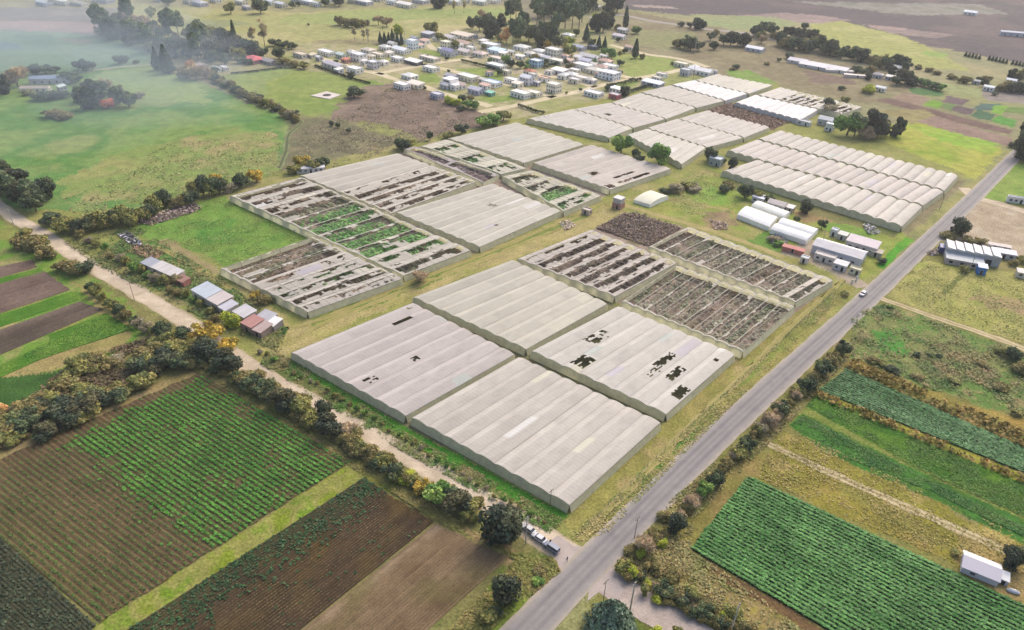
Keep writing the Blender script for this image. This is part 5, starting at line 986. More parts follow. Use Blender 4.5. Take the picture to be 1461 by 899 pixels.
house(810, 55, 18, 4, 'hip', WH, (234, 234, 232), 'among the tall trees behind the town', .6); house(826, 71, 20, 3, 'gable', GR, (186, 190, 200), P4, .64, 'grey roofed'); house(846, 70, 16, 3, 'mono', (96, 98, 106), (120, 124, 134), P4, .6, 'dark'); house(847, 137, 26, 3, 'flat', WH, (230, 228, 228), P2, .64, 'white with clutter', 4); house(877, 140, 16, 3, 'flat', (206, 92, 102), (222, 210, 208), P2, .6, 'red walled small'); house(879, 131, 19, 3, 'mono', WH, (236, 236, 234), P2, .64, '')
house(884, 55, 20, 3, 'gable', CR, (222, 210, 214), 'behind the tall wood', .62, 'pale pink'); house(889, 46, 16, 3, 'gable', WH, (220, 214, 210), 'behind the tall wood', .6); house(898, 71, 14, 2.8, 'gable', CR, (206, 172, 158), 'on the meadow right of the town', .6, 'pinkish'); house(972, 95, 20, 3.2, 'flat', CR, (224, 214, 194), 'by the last bend of the town road', .62, 'beige'); house(1000, 105, 34, 3.4, 'gable', WH, (226, 224, 226), 'by the last bend of the town road', .66, 'long', 5); house(978, 107, 16, 4.6, 'flat', GR, (196, 198, 204), 'by the last bend of the town road', .55, 'grey block')
house(937, 115, 14, 2.8, 'flat', WH, CR, 'beside the hedged green lawn', .6, 'small'); house(931, 122, 28, 2.8, 'mono', GR, (222, 226, 236), 'beside the hedged green lawn', .7, 'long low', 4)
house(1077, 73, 24, 3, 'gable', GR, (244, 242, 242), 'below the copses at the upper right', .66, 'white roofed'); house(1252, 111, 14, 3, 'hip', GR, (176, 170, 172), 'among the farmsteads at upper right', .6, 'grey roofed'); house(1276, 100, 18, 3, 'gable', CR, (222, 216, 206), 'among the farmsteads at upper right', .6); house(1270, 114, 14, 2.8, 'mono', GR, (206, 202, 200), 'among the farmsteads at upper right', .6); house(1256, 130, 14, 3, 'gable', WH, (234, 234, 232), 'among the farmsteads at upper right', .6); house(1410, 129, 14, 3, 'gable', WH, (238, 238, 234), 'above the small strip fields', .6); house(1442, 119, 13, 3, 'gable', WH, (228, 230, 236), 'above the small strip fields', .6, 'bluish'); house(1392, 120, 10, 2.8, 'gable', GR, (190, 188, 190), 'above the small strip fields', .6)
house(88, 5, 44, 4.5, 'gable', CR, (234, 232, 228), 'at the top left corner', .74, 'huge', 5, -30); house(148, 3, 34, 4.2, 'gable', GR, (220, 222, 230), 'at the top left corner', .72, 'big', 4, -30); house(64, 8, 26, 4, 'gable', GR, (206, 208, 212), 'at the top left corner', .7, 'grey', 4, -30); house(115, 8, 24, 3.4, 'gable', CR, (196, 186, 170), 'at the top left corner', .7, 'beige roofed', 4, -30)
house(74, 118, 46, 3.8, 'gable', GR, (146, 160, 184), 'in the hazy farmstead on the left', .78, 'long grey roofed', 5, 12, kind='barn', cat='barn'); house(89, 128, 16, 2.8, 'mono', GR, (214, 222, 212), 'in the hazy farmstead on the left', .6); house(52, 130, 34, 2.6, 'gable', CR, (186, 170, 154), 'in the hazy farmstead on the left', .76, 'low brown roofed', 4, 8)
house(362, 88, 34, 3.2, 'hip', (180, 120, 116), (206, 104, 110), 'at the foot of the dark tree line', .62, 'pinkish red roofed', 4); house(384, 91, 26, 2.8, 'gable', (150, 140, 136), (164, 158, 158), 'at the foot of the dark tree line', .7, 'grey roofed'); house(290, 106, 18, 7, 'gable', (186, 160, 150), (190, 172, 168), 'beside the orange tree in the haze', .5, 'tall pinkish'); house(309, 102, 14, 3, 'gable', WH, (240, 240, 240), 'beside the orange tree in the haze', .6); house(321, 100, 14, 2.6, 'flat', WH, WH, 'beside the orange tree in the haze', .7, 'low')
T = 'behind the pale hay fields'
for i, (x, y, wp, rc) in enumerate([(230, 2, 20, (226, 224, 222)), (270, 5, 20, (170, 168, 170)), (286, 8, 26, (184, 186, 192)), (308, 3, 20, (206, 130, 128)), (345, 6, 20, (232, 226, 220)), (352, 14, 14, (214, 206, 200)), (386, 6, 22, (226, 226, 232)), (402, 10, 20, (222, 222, 228)), (440, 6, 22, (232, 232, 232)), (452, 9, 14, (222, 218, 214)), (504, 4, 16, (226, 214, 204)), (520, 6, 26, (232, 226, 222)), (560, 6, 18, (226, 224, 224)), (580, 10, 30, (238, 230, 226)), (600, 4, 24, (230, 230, 232)), (650, 6, 20, (234, 232, 230)), (686, 6, 24, (232, 230, 228)), (662, 4, 16, (216, 212, 206)), (705, 4, 18, (226, 222, 220)), (852, 14, 14, (226, 222, 218)), (425, 2, 20, (226, 226, 228)), (470, 2, 18, (220, 214, 210)), (540, 1, 22, (228, 222, 216)), (630, 0, 20, (232, 228, 224))]):
    house(x, y, wp, 4, ['gable', 'gable', 'hip'][i % 3], [WH, CR, GR][i % 3], rc, T, .66, ['long', 'square', 'plain'][i % 3], 3)
house(1450, 52, 30, 4, 'gable', GR, (222, 222, 228), 'far off on the purple moor', .86, 'very long', 5, -20, kind='barn', cat='barn'); house(1384, 21, 16, 3.2, 'gable', WH, (236, 236, 240), 'far off on the purple moor', .62)
rg_t = np.random.default_rng(17)
for (x, y) in [(456, 86), (484, 104), (520, 92), (548, 92), (556, 80), (530, 84), (502, 78), (560, 66), (600, 68), (606, 62), (622, 58), (630, 74), (654, 68), (672, 72), (690, 62), (718, 80), (730, 78), (742, 84), (756, 80), (770, 84), (698, 108), (690, 118), (738, 124), (766, 122), (776, 116), (804, 112), (820, 104), (848, 96), (856, 110), (880, 110), (858, 100), (826, 86), (812, 90), (806, 84), (820, 118), (842, 118), (658, 126), (636, 126), (692, 126), (724, 86), (716, 92), (760, 110), (784, 106), (850, 86), (862, 84), (990, 100), (1016, 106), (944, 110)]:
    i_ = rg_t.integers(0, 4)
    house(x, y, rg_t.uniform(10, 18), 2.8+.5*rg_t.random(), ['flat', 'mono', 'gable', 'hip'][i_], [WH, CR, WH, GR][rg_t.integers(0, 4)], [(236, 230, 224), (226, 216, 204), (214, 208, 206), (230, 226, 220), (206, 172, 156)][rg_t.integers(0, 5)], P2 if y > 104 else P3 if y > 80 else P4, rg_t.uniform(.52, .68), 'small', 2, -41+rg_t.uniform(-4, 4))
# sheds and farm buildings near the greenhouses
WG = (206, 202, 200)
def row_shed(p0, p1, depth, h, wcol, rcol, label, roof='mono'):
    """shed whose front foot runs between two places; depth goes back from it"""
    a, c = G(*p0), G(*p1); v = c-a; w = np.linalg.norm(v); an = math.atan2(v[1], v[0]); n_ = np.array([-v[1], v[0]])/w; m_ = (a+c)/2+n_*depth/2
    o = root('shed', (m_[0], m_[1], 0), an, label, 'shed', 'sheds and farm buildings'); d = depth; w -= .12
    wm = PM('shed_wall', al(wcol, k=1.2), .9, .16, .7, .2); rm = PM('shed_roof', al(rcol, k=1.15), .75, .16, .5, .3, streak=(2.5, .4, 1))
    mb = MB(); mb.box((0, 0, h/2), (w, d, h)); mb.build('wall', wm, o)
    rb = MB(); roof_mesh(rb, roof, w-.3, d, h+.03, .2, .5 if roof == 'mono' else 1.1); rb.build('roof', rm, o)
    k = max(1, int(w/4.5))
    for i in range(k):
        u = (-.5+(i+.5)/k)*w; ob = MB().box((u, -d/2-.02, 1.1 if i == 0 else 1.5), (1.1, .1, 2.1 if i == 0 else .9)).build('door' if i == 0 else 'window', M_dark, o)
        MB().box((u, -d/2, 1.1 if i == 0 else 1.5), (1.4, .06, 2.2 if i == 0 else 1.2)).build('frame', PM('window_frame', al(190, 180, 166)), ob)
    return o
row_shed((202, 382), (217, 389), 5.0, 2.55, (196, 186, 172), (176, 178, 188), 'grey roofed shed at the upper end of the row near the rubbish')
row_shed((217, 389), (250, 404), 5.4, 2.73, (210, 200, 184), (212, 206, 202), 'long beige roofed shed joined to the grey roofed one near the rubbish')
row_shed((251, 405), (263, 410), 3.6, 2.11, (186, 122, 110), (170, 130, 116), 'small red walled lean-to at the lower end of the upper shed row')
row_shed((275, 424), (297, 437), 7.2, 3.52, (206, 196, 178), (192, 200, 208), 'blue grey roofed shed at the left end of the joined block')
row_shed((297, 437), (313, 446), 7.2, 3.34, (190, 180, 166), (208, 196, 192), 'pinkish grey roofed shed in the middle of the joined block')
row_shed((313, 446.5), (324, 453), 5.8, 2.82, (196, 188, 176), (204, 202, 210), 'lower grey roofed shed at the lime tree end of the joined block')
row_shed((333, 452), (350, 462), 5.8, 2.55, (196, 186, 176), (208, 204, 206), 'low pale grey shed between the lime tree and the rusty roof')
row_shed((345, 470), (361, 478), 6.1, 3.08, (160, 138, 128), (186, 138, 130), 'shed with a rusty red roof in the huddle by the grass lane')
row_shed((361, 478.5), (374, 484), 6.1, 2.64, (150, 132, 122), (190, 168, 162), 'patched pinkish brown roofed shed beside the rusty roofed one')
row_shed((378, 469), (392, 474), 5.0, 2.46, (150, 142, 140), (246, 244, 240), 'bright white roofed shed at the right end of the huddle')
row_shed((366, 460), (384, 467), 5.0, 2.64, (150, 150, 160), (190, 188, 194), 'grey slant roofed shed behind the rusty and white roofs')
house(444, 245, 33, 2.8, 'mono', (206, 206, 208), (212, 210, 212), 'behind the torn greenhouses', .78, 'long low white', 5, 14, kind='shed', cat='shed')
FZ = 'in the farmyard by the asphalt road'
house(1082, 288, 18, 3.0, 'mono', (190, 190, 196), (222, 222, 228), FZ, .6, 'small white roofed', 2, -38, kind='shed', cat='shed'); house(1108, 297, 26, 3.0, 'gable', (196, 190, 184), (206, 194, 186), FZ, .6, 'patched beige roofed', 3, -38, kind='shed', cat='shed'); house(1124, 301, 16, 2.6, 'mono', (170, 160, 152), (226, 220, 216), FZ, .6, 'low pale roofed', 2, -38, kind='shed', cat='shed')
house(1195, 366, 62, 4.2, 'gable', (186, 188, 198), (222, 216, 214), FZ, .70, 'big grey walled', 4, -37, kind='warehouse', cat='warehouse'); house(1229, 355, 40, 3.6, 'mono', (190, 184, 186), (206, 194, 196), FZ, .66, 'ribbed pinkish roofed', 4, -37, kind='warehouse', cat='warehouse')
house(1176, 372, 26, 2.8, 'flat', (200, 194, 190), (206, 196, 190), FZ, .70, 'low cluttered', 3, -37, kind='shed', cat='shed'); house(1198, 384, 19, 3.0, 'mono', (186, 188, 196), (218, 214, 212), FZ, .58, 'small square grey', 2, -37, kind='shed', cat='shed'); house(1219, 390, 16, 2.4, 'flat', (214, 210, 180), (206, 200, 172), FZ, .6, 'low yellowish walled', 2, -37, kind='shed', cat='shed'); house(1147, 374, 12, 2.4, 'flat', (210, 200, 200), (238, 234, 232), FZ, .55, 'tiny white roofed', 1, -37, kind='shed', cat='shed'); house(1189, 336, 11, 3.2, 'flat', (206, 208, 212), (222, 222, 224), FZ, .5, 'small white tank like', 1, -37, kind='shed', cat='shed'); house(1201, 341, 14, 2.8, 'mono', (190, 188, 184), (216, 212, 204), FZ, .55, 'low pale', 1, -37, kind='shed', cat='shed'); house(1249, 365, 16, 2.4, 'mono', (170, 166, 152), (186, 176, 160), FZ, .6, 'tan roofed', 1, -37, kind='shed', cat='shed')
house(1131, 360, 24, 2.2, 'mono', (176, 120, 112), (196, 128, 118), FZ, .8, 'long low red roofed', 1, -34, kind='shed', cat='shed'); house(1021, 235, 20, 4.2, 'flat', (150, 160, 158), (196, 202, 210), 'between two dark trees behind the net houses', .55, 'grey block', 2, -38, kind='shed', cat='shed'); house(837, 305, 14, 2.4, 'flat', (186, 164, 150), (206, 190, 178), 'on the grass lane', .6, 'small flat', 1, -38, kind='shed', cat='shed')
house(1180, 178, 26, 4, 'gable', (176, 176, 180), (206, 206, 208), 'beyond the long scalloped greenhouses', .6, 'grey', 3, -38, kind='shed', cat='shed'); house(1183, 186, 14, 4.6, 'flat', (216, 218, 218), (224, 226, 226), 'beyond the long scalloped greenhouses', .5, 'white block', 2, -38, kind='shed', cat='shed'); house(1146, 178, 18, 2.6, 'flat', (206, 206, 208), (214, 212, 212), 'beyond the long scalloped greenhouses', .7, 'low white', 2, -38, kind='shed', cat='shed')
RZ = 'right of the asphalt road beside the beige field'
house(1398, 390, 14, 3.6, 'mono', (58, 120, 190), (226, 230, 236), RZ, .5, 'bright blue walled', 1, -22, kind='shed', cat='shed'); house(1430, 367, 26, 2.8, 'mono', (190, 188, 190), (222, 220, 224), RZ, .7, 'grey roofed', 3, -22, kind='shed', cat='shed'); house(1424, 356, 22, 2.2, 'mono', (196, 188, 180), (212, 200, 192), RZ, .8, 'low pinkish', 2, -22, kind='shed', cat='shed'); house(1458, 395, 18, 2.6, 'mono', (206, 198, 186), (218, 210, 202), RZ, .6, 'pale roofed', 2, -22, kind='shed', cat='shed'); house(1455, 290, 26, 3, 'flat', (222, 220, 216), (228, 226, 222), 'beside the green field at the right edge', .85, 'long white colonnaded', 5, -20)
house(1163, 96, 42, 2.6, 'gable', (206, 200, 200), (218, 214, 218), 'in the ruined row at upper right', .6, 'ragged', 2, -40, kind='shed', cat='shed'); house(1139, 90, 28, 2.6, 'gable', (206, 200, 200), (212, 208, 212), 'in the ruined row at upper right', .6, 'tattered', 2, -40, kind='shed', cat='shed'); house(1193, 101, 36, 2.6, 'gable', (206, 200, 200), (222, 218, 220), 'in the ruined row at upper right', .6, 'broad', 2, -40, kind='shed', cat='shed'); house(1197, 104, 26, 2.2, 'mono', (214, 206, 200), (226, 220, 214), 'in the ruined row at upper right', .9, 'narrow', 1, -13, kind='shed', cat='shed'); house(1223, 111, 26, 2.2, 'mono', (214, 200, 194), (226, 214, 208), 'in the ruined row at upper right', .9, 'thin pinkish', 1, -13, kind='shed', cat='shed')
def build_houses():
    seen = {}
    items = []
    for s in HOUSES:
        x, y, wpx, h, roof, wcol, rcol, place, ratio, look, nw, ang, upper, kind, cat, eave = s
        cn = COLN.get(wcol, '')
        rn = {'flat': 'flat roofed', 'gable': 'gabled', 'hip': 'hip roofed', 'mono': 'slant roofed'}[roof]
        if kind == 'house': words = [look] if look else []
        else: words = [look]
        if cn and cn.split()[-1] not in look and len(look.split()) < 3: words.append(cn)
        if 'roofed' not in look and 'shed like' not in look: words.append(rn)
        lab = ' '.join(' '.join(words).split())+' '+kind+' '+place
        items.append((lab, s)); seen.setdefault(lab, []).append(x)
    for lab, s in items:
        L = sorted(seen[lab])
        if len(L) > 1: lab += ', %s from left' % ORD[L.index(s[0])] if L.index(s[0]) < len(L)-1 else ', rightmost'
        make_house(s, lab, 'sheds and farm buildings' if s[13] != 'house' else 'houses of the town')
build_houses()
# ------------------------------------------------------------------ special buildings
def frame_at(x, y, rz): g = G(x, y); return (g[0], g[1], 0), R(rz)
def tunnel(label, px, nb, ze=2.3, rise=1.0, col=(240, 238, 236), seed=3):
    """white arched tunnels set side by side; px = four eave corners"""
    q = [G(a, b, ze) for a, b in px]; o = sum(q)/4; ql = [p-o for p in q]
    rt = root('polytunnel', (o[0], o[1], 0), 0, label, 'polytunnel', 'white polytunnels in the farmyard')
    u = np.linspace(0, 1, 11); ns = 24
    arch = ze+rise*np.sin(u*math.pi)**.7
    wm = PM('white_sheeting', al(234, 231, 224, k=1.5), .6, .06, .5)
    for i in range(nb):
        S, U = np.meshgrid(np.linspace(0, 1, ns), u); P = bil(ql, S, (i+U)/nb)
        Z = np.tile(arch[:, None], (1, ns))+.06*fbm(S*40, U*3+i, 4, 2, seed)
        I = np.arange(S.size).reshape(S.shape); F = np.stack([I[:-1, :-1].ravel(), I[:-1, 1:].ravel(), I[1:, 1:].ravel(), I[1:, :-1].ravel()], 1)
        C = np.tile(al(col, k=1.75), (S.size, 1))*(.94+.1*fbm(S*30, U*4+i*9, 5, 3, seed)).ravel()[:, None]
        L = np.linalg.norm(ql[1]-ql[0])
        link('roof_span', npmesh('roof_span', np.stack([P[..., 0], P[..., 1], Z], -1).reshape(-1, 3), F, C, np.stack([S*L, U*6], -1).reshape(-1, 2)), M_film, rt)
    for s in (0, 1):
        w = MB()
        for i in range(nb):
            for j in range(10):
                pa = bil(ql, s, (i+u[j])/nb); pb = bil(ql, s, (i+u[j+1])/nb); k = len(w.v)
                w.v += [(pa[0], pa[1], 0), (pb[0], pb[1], 0), (pb[0], pb[1], arch[j+1]-.03), (pa[0], pa[1], arch[j]-.03)]; w.f.append((k, k+1, k+2, k+3))
        w.build('end_wall', wm, rt)
    for t in (0, 1):
        w = MB(); pa = bil(ql, 0, t); pb = bil(ql, 1, t); w.poly([(pa[0], pa[1], 0), (pb[0], pb[1], 0), (pb[0], pb[1], ze-.02), (pa[0], pa[1], ze-.02)]).build('side_wall', wm, rt)
    return rt
tunnel('long white polytunnel at the left of the farmyard, nearer half', [(1052, 306), (1098, 324), (1110, 310), (1066, 294)], 1)
tunnel('white polytunnel with creamy cover lying behind the nearer white one', [(1072, 293), (1119, 310), (1128, 303), (1084, 287)], 1, col=(232, 230, 214), seed=4)
tunnel('white double polytunnel whose end faces the grey yard', [(1099, 327), (1151, 344), (1168, 327), (1118, 311)], 2, seed=5)
tunnel('low pale hooped tunnel beside the small brick based tower', [(904, 285), (928, 292), (954, 280), (930, 272)], 1, 1.8, 1.2, (214, 210, 190), 6)
# small tower with a brick base and a white tank room
loc, rz = frame_at(882, 296, -38); o = root('water_tower', loc, rz, 'small square white tower on a red brick base beside the grass lane', 'water tower')
MB().box((0, 0, 1.5), (5.0, 4.6, 3.0)).build('brick_base', PM('brick', al(190, 146, 128), .9, .2, 2), o)
MB().box((0, 0, 4.2), (4.5, 4.1, 2.4)).build('tank_room', PM('pale_render', al(206, 200, 200), .85, .1, .8), o)
MB().box((0, 0, 5.55), (4.9, 4.5, .3)).build('roof', PM('white_slab', al(240, 234, 232), .8, .05), o)
d_ = MB().box((.6, -2.32, 1.05), (1, .08, 2.1)).build('door', M_dark, o)
# white shed with annex at the lower right
loc, rz = frame_at(1396, 815, -31); o = root('shed', loc, rz, 'white gabled shed with a low annex beside the deep green crop rows', 'shed'); o.scale = (.78, .78, .7)
wm = PM('white_wall', al(226, 222, 226), .8, .06, .6); rm = PM('white_tin_roof', al(238, 238, 240), .5, .06, .8, streak=(.5, 6, 1)); rm2 = PM('shaded_tin_roof', al(216, 210, 220), .5, .06, .8, streak=(.5, 6, 1))  # front slope of the same white roof, its shade put into the colour
m = MB(); m.box((0, 0, 1.5), (10.4, 7.4, 3.0)); m.prism([(-3.7, 3.0), (3.7, 3.0), (.6, 4.3)], -5.2, 5.2)
for i in range(len(m.v)-6, len(m.v)): a_, b_, c_ = m.v[i]; m.v[i] = (b_, a_, c_)
m.build('wall', wm, o)
def slab(pts, t=.12):
    b = MB(); n = len(pts); b.v = [tuple(p) for p in pts]+[(p[0], p[1], p[2]+t) for p in pts]
    b.f = [tuple(range(n)), tuple(range(n, 2*n))]+[(i, (i+1) % n, n+(i+1) % n, n+i) for i in range(n)]; return b
slab([(-5.6, .6, 4.32), (5.5, .6, 4.32), (5.5, 4.0, 2.96), (-5.6, 4.0, 2.96)]).build('back_roof', rm, o)
slab([(-5.6, -4.1, 2.92), (5.5, -4.1, 2.92), (5.5, .58, 4.32), (-5.6, .58, 4.32)]).build('front_roof', rm2, o)
MB().box((6.6, .2, 1.2), (2.8, 4.0, 2.4)).build('annex', PM('annex_wall', al(196, 196, 206)), o)
slab([(5.28, -1.9, 2.42), (8.2, -1.9, 2.42), (8.2, 2.4, 2.62), (5.28, 2.4, 2.62)]).build('annex_roof', rm, o)
MB().box((6.7, -1.84, 1.05), (1.0, .08, 2.1)).build('door', M_dark, o)
wv = MB().box((-2, -3.74, 1.6), (1.4, .08, 1.0)).build('window', M_glass, o)
loc, rz = frame_at(1445, 845, -25); o = root('boat', loc, rz, 'small white upturned boat shape lying on the grass below the white shed', 'boat')
m = MB(); m.tube([(-1.5, 0, .3), (-.8, 0, .35), (.4, 0, .38), (1.5, 0, .3)], [.25, .55, .62, .2], 10); m.build('hull', rm, o, smooth=True); MB().box((0, 0, .93), (2.4, .12, .1)).build('keel', wm, o)
# workshop with a white sawtooth roof
loc, rz = frame_at(1383, 369, -22); o = root('workshop', loc, rz, 'grey walled workshop with six white roof panels beside the beige field', 'workshop')
MB().box((0, 0, 2.4), (22, 9, 4.8)).build('wall', PM('grey_block_wall', al(190, 190, 194), .9, .12, .6), o)
for i in range(6):
    x0 = -11+i*22/6; m = MB(); m.prism([(x0+.15, 4.82), (x0+22/6-.15, 4.82), (x0+22/6-.15, 5.2), (x0+.15, 5.75)], -4.6, 4.6); m.build('roof_panel', PM('white_roof', al(238, 236, 236), .5, .05), o)
m = MB(); m.box((-3.5, -7.6, 1.35), (15, 5.6, 2.7)); m.build('front_wing', PM('pinkish_wall', al(206, 190, 186)), o)
slab([(-11.4, -10.6, 2.75), (4.2, -10.6, 2.75), (4.2, -4.52, 3.3), (-11.4, -4.52, 3.3)]).build('front_roof', PM('pale_grey_roof', al(206, 210, 212), .6, .08, .6, streak=(4, .5, 1)), o)
for u_ in (-9, -4.5, 0): wv = MB().box((u_, -10.42, 1.4), (1.6, .1, 1.2)).build('window', M_dark, o); MB().box((u_, -10.40, 1.4), (1.9, .06, 1.5)).build('frame', wm, wv)
MB().box((6.5, -4.54, 1.5), (2.4, .1, 3)).build('door', M_dark, o)
def truck(x, y, rz_, label, boxcol, cabcol):
    loc, rz = frame_at(x, y, rz_); o = root('lorry', loc, rz, label, 'lorry')
    MB().box((-.9, 0, 2.0), (5.0, 2.4, 2.5)).build('cargo_box', PM('cargo_paint', al(boxcol), .4, .05), o, .06)
    MB().box((2.6, 0, 1.5), (1.8, 2.3, 2.0), 0, .92).build('cab', PM('cab_paint', al(cabcol), .35, .05), o, .12)
    MB().box((3.46, 0, 1.9), (.08, 1.9, .8)).build('windscreen', M_glass, o); MB().box((0, 0, .65), (6.6, .9, .25)).build('chassis', M_dark, o)
    for wx in (-2.2, 2.4):
        for sy in (-1, 1): MB().tube([(wx, sy*1.2, .5), (wx, sy*.9, .5)], .5, 14).build('wheel', M_dark, o)
truck(1342, 358, 65, 'white lorry with a dark blue cargo box beside the road', (40, 62, 140), (232, 232, 236))
# concrete foundation pad with a dark hole
pd = [G(*p) for p in ((443, 137), (466, 131), (487, 136), (470, 142))]; c_ = sum(pd)/4
o = root('concrete_slab', (c_[0], c_[1], 0), 0, 'empty white foundation slab with a dark hole on the meadow beside a bush', 'slab')
slab([(*(p-c_), .05) for p in pd], .35).build('slab', PM('white_concrete', al(230, 218, 210), .8, .1, .3), o)
MB().tube([(0, 0, .39), (0, 0, .41)], 3.2, 16).build('hole', M_dark, o)
# hedges
def hedge(label, pts, h, wd, col=((44, 60, 38), (66, 84, 50)), seed=1):
    rg = np.random.default_rng(seed); L = smooth_line(gp(*pts), 1.0); n = int(len(L)*26)
    T_ = np.gradient(L, axis=0); T_ /= np.linalg.norm(T_, axis=1)[:, None]; i = rg.integers(0, len(L), n)
    off = rg.uniform(-1, 1, n)*wd/2; zz = h*(.15+.95*np.sqrt(rg.random(n)))
    p = L[i]+np.c_[-T_[i, 1], T_[i, 0]]*off[:, None]+rg.normal(size=(n, 2))*.3
    c0 = L.mean(0); cen = np.c_[p-c0, zz]; nr = np.c_[rg.normal(size=(n, 2)), np.abs(rg.normal(size=n))+.4]
    V, C = quads(cen, nr, .8*(.6+.7*rg.random(n)), jit(mixc(*col)(rg.random(n))*1.3, n, .15, rg), .8, rg)
    o = link('hedge', qmesh('hedge', V, C), M_leaf, None, (c0[0], c0[1], 0)); tag(o, label, 'hedge', 'clipped hedges in the town')
hedge('dark clipped hedge on the far side of the small green lawn', [(872, 124), (890, 120), (914, 115)], 2.2, 1.6, seed=1)
hedge('dark clipped hedge between the green lawn and the grey far greenhouse', [(878, 138), (900, 132), (924, 125), (946, 120)], 2.2, 1.6, seed=2)
hedge('dark clipped hedge behind the light blue two storey house', [(776, 98), (790, 94), (808, 89)], 2.4, 1.6, seed=3)
hedge('dark hedge around the lot right of the town crossing', [(659, 88), (676, 92), (700, 98), (716, 103)], 2.0, 1.5, seed=4)
hedge('dark hedge between the town road and the leftmost far greenhouse', [(740, 152), (752, 156), (766, 161), (776, 163)], 1.8, 1.5, seed=5)
hedge('thin dark hedge below the long cream house at the left edge of town', [(450, 95), (480, 106), (505, 114), (528, 120)], 1.4, 1.2, seed=6)
hedge('thin dark hedge along the green field below the red roofed house', [(330, 106), (352, 104), (378, 101), (402, 98)], 1.3, 1.2, seed=7)
# ------------------------------------------------------------------ vehicles
M_tyre = PM('tyre_rubber', np.array([.02, .02, .02]), .9, .1); M_hub = PM('wheel_hub', al(176, 176, 180), .35, .05, metal=.6)
M_lamp = PM('headlight_glass', al(226, 226, 222), .15, .03); M_tail = PM('tail_light_glass', al(170, 40, 36), .2, .03)
def car(x, y, rz_, label, col, van=False, cat='car'):
    loc, rz = frame_at(x, y, rz_); loc = (loc[0], loc[1], .12)
    o = root('parked_car' if cat == 'car' else 'parked_van', loc, rz, label, cat)
    paint = PM('car_paint', al(col), .28, .03, .8, .5)
    L = 2.25; prof = ([(-L, .35), (L, .35), (L, .72), (L-.25, .9), (1.15, 1.0), (-L+.1, 1.0), (-L, .75)] if not van else [(-L, .35), (L, .35), (L, .85), (L-.3, 1.05), (1.3, 1.12), (-L, 1.12)])
    m = MB(); m.prism(prof, -.86, .86); m.build('body', paint, o, .08, True)
    cab = [(-1.75, 1.0), (1.05, 1.0), (.45, 1.46), (-1.15, 1.48)] if not van else [(-L+.03, 1.12), (1.3, 1.12), (.75, 1.85), (-L+.12, 1.88)]
    m = MB(); k = 0
    for s, ins in ((-1, 0), (1, 0)): pass
    pts = [(a, -.8, b) for a, b in cab]+[(a, .8, b) for a, b in cab]
    pts = [(p[0], p[1]*(.84 if p[2] > 1.3 else 1), p[2]) for p in pts]
    m.v = pts; m.f = [(0, 1, 2, 3), (4, 5, 6, 7), (0, 1, 5, 4), (1, 2, 6, 5), (2, 3, 7, 6), (3, 0, 4, 7)]
    m.build('glasshouse', M_glass, o, .03)
    tz = 1.47 if not van else 1.87
    MB().box(((cab[2][0]+cab[3][0])/2, 0, tz), (cab[2][0]-cab[3][0]+.1, 1.34, .07)).build('roof', paint, o, .03)
    for wx in (-1.4, 1.4):
        for sy in (-1, 1):
            w_ = MB().tube([(wx, sy*.9, .33), (wx, sy*.68, .33)], .33, 16).build('wheel', M_tyre, o); MB().tube([(wx, sy*.915, .33), (wx, sy*.86, .33)], .19, 12).build('hub', M_hub, w_)
    for sy in (-1, 1):
        MB().box((L-.02, sy*.62, .68), (.1, .34, .16)).build('headlight', M_lamp, o, .02); MB().box((-L+.0, sy*.66, .74), (.06, .24, .2)).build('tail_light', M_tail, o, .02)
    return o
car(769, 770, 140, 'silver white car parked nearer the big dark tree', (222, 222, 228))
car(787, 784, 140, 'grey blue van with pale roof parked at the corner of the crossroads', (150, 154, 172), True, 'van')
car(754, 757, 138, 'white car half hidden behind the big dark tree', (206, 204, 206))
car(1231, 421, 225, 'small silver car driving alone on the asphalt road', (214, 210, 218))
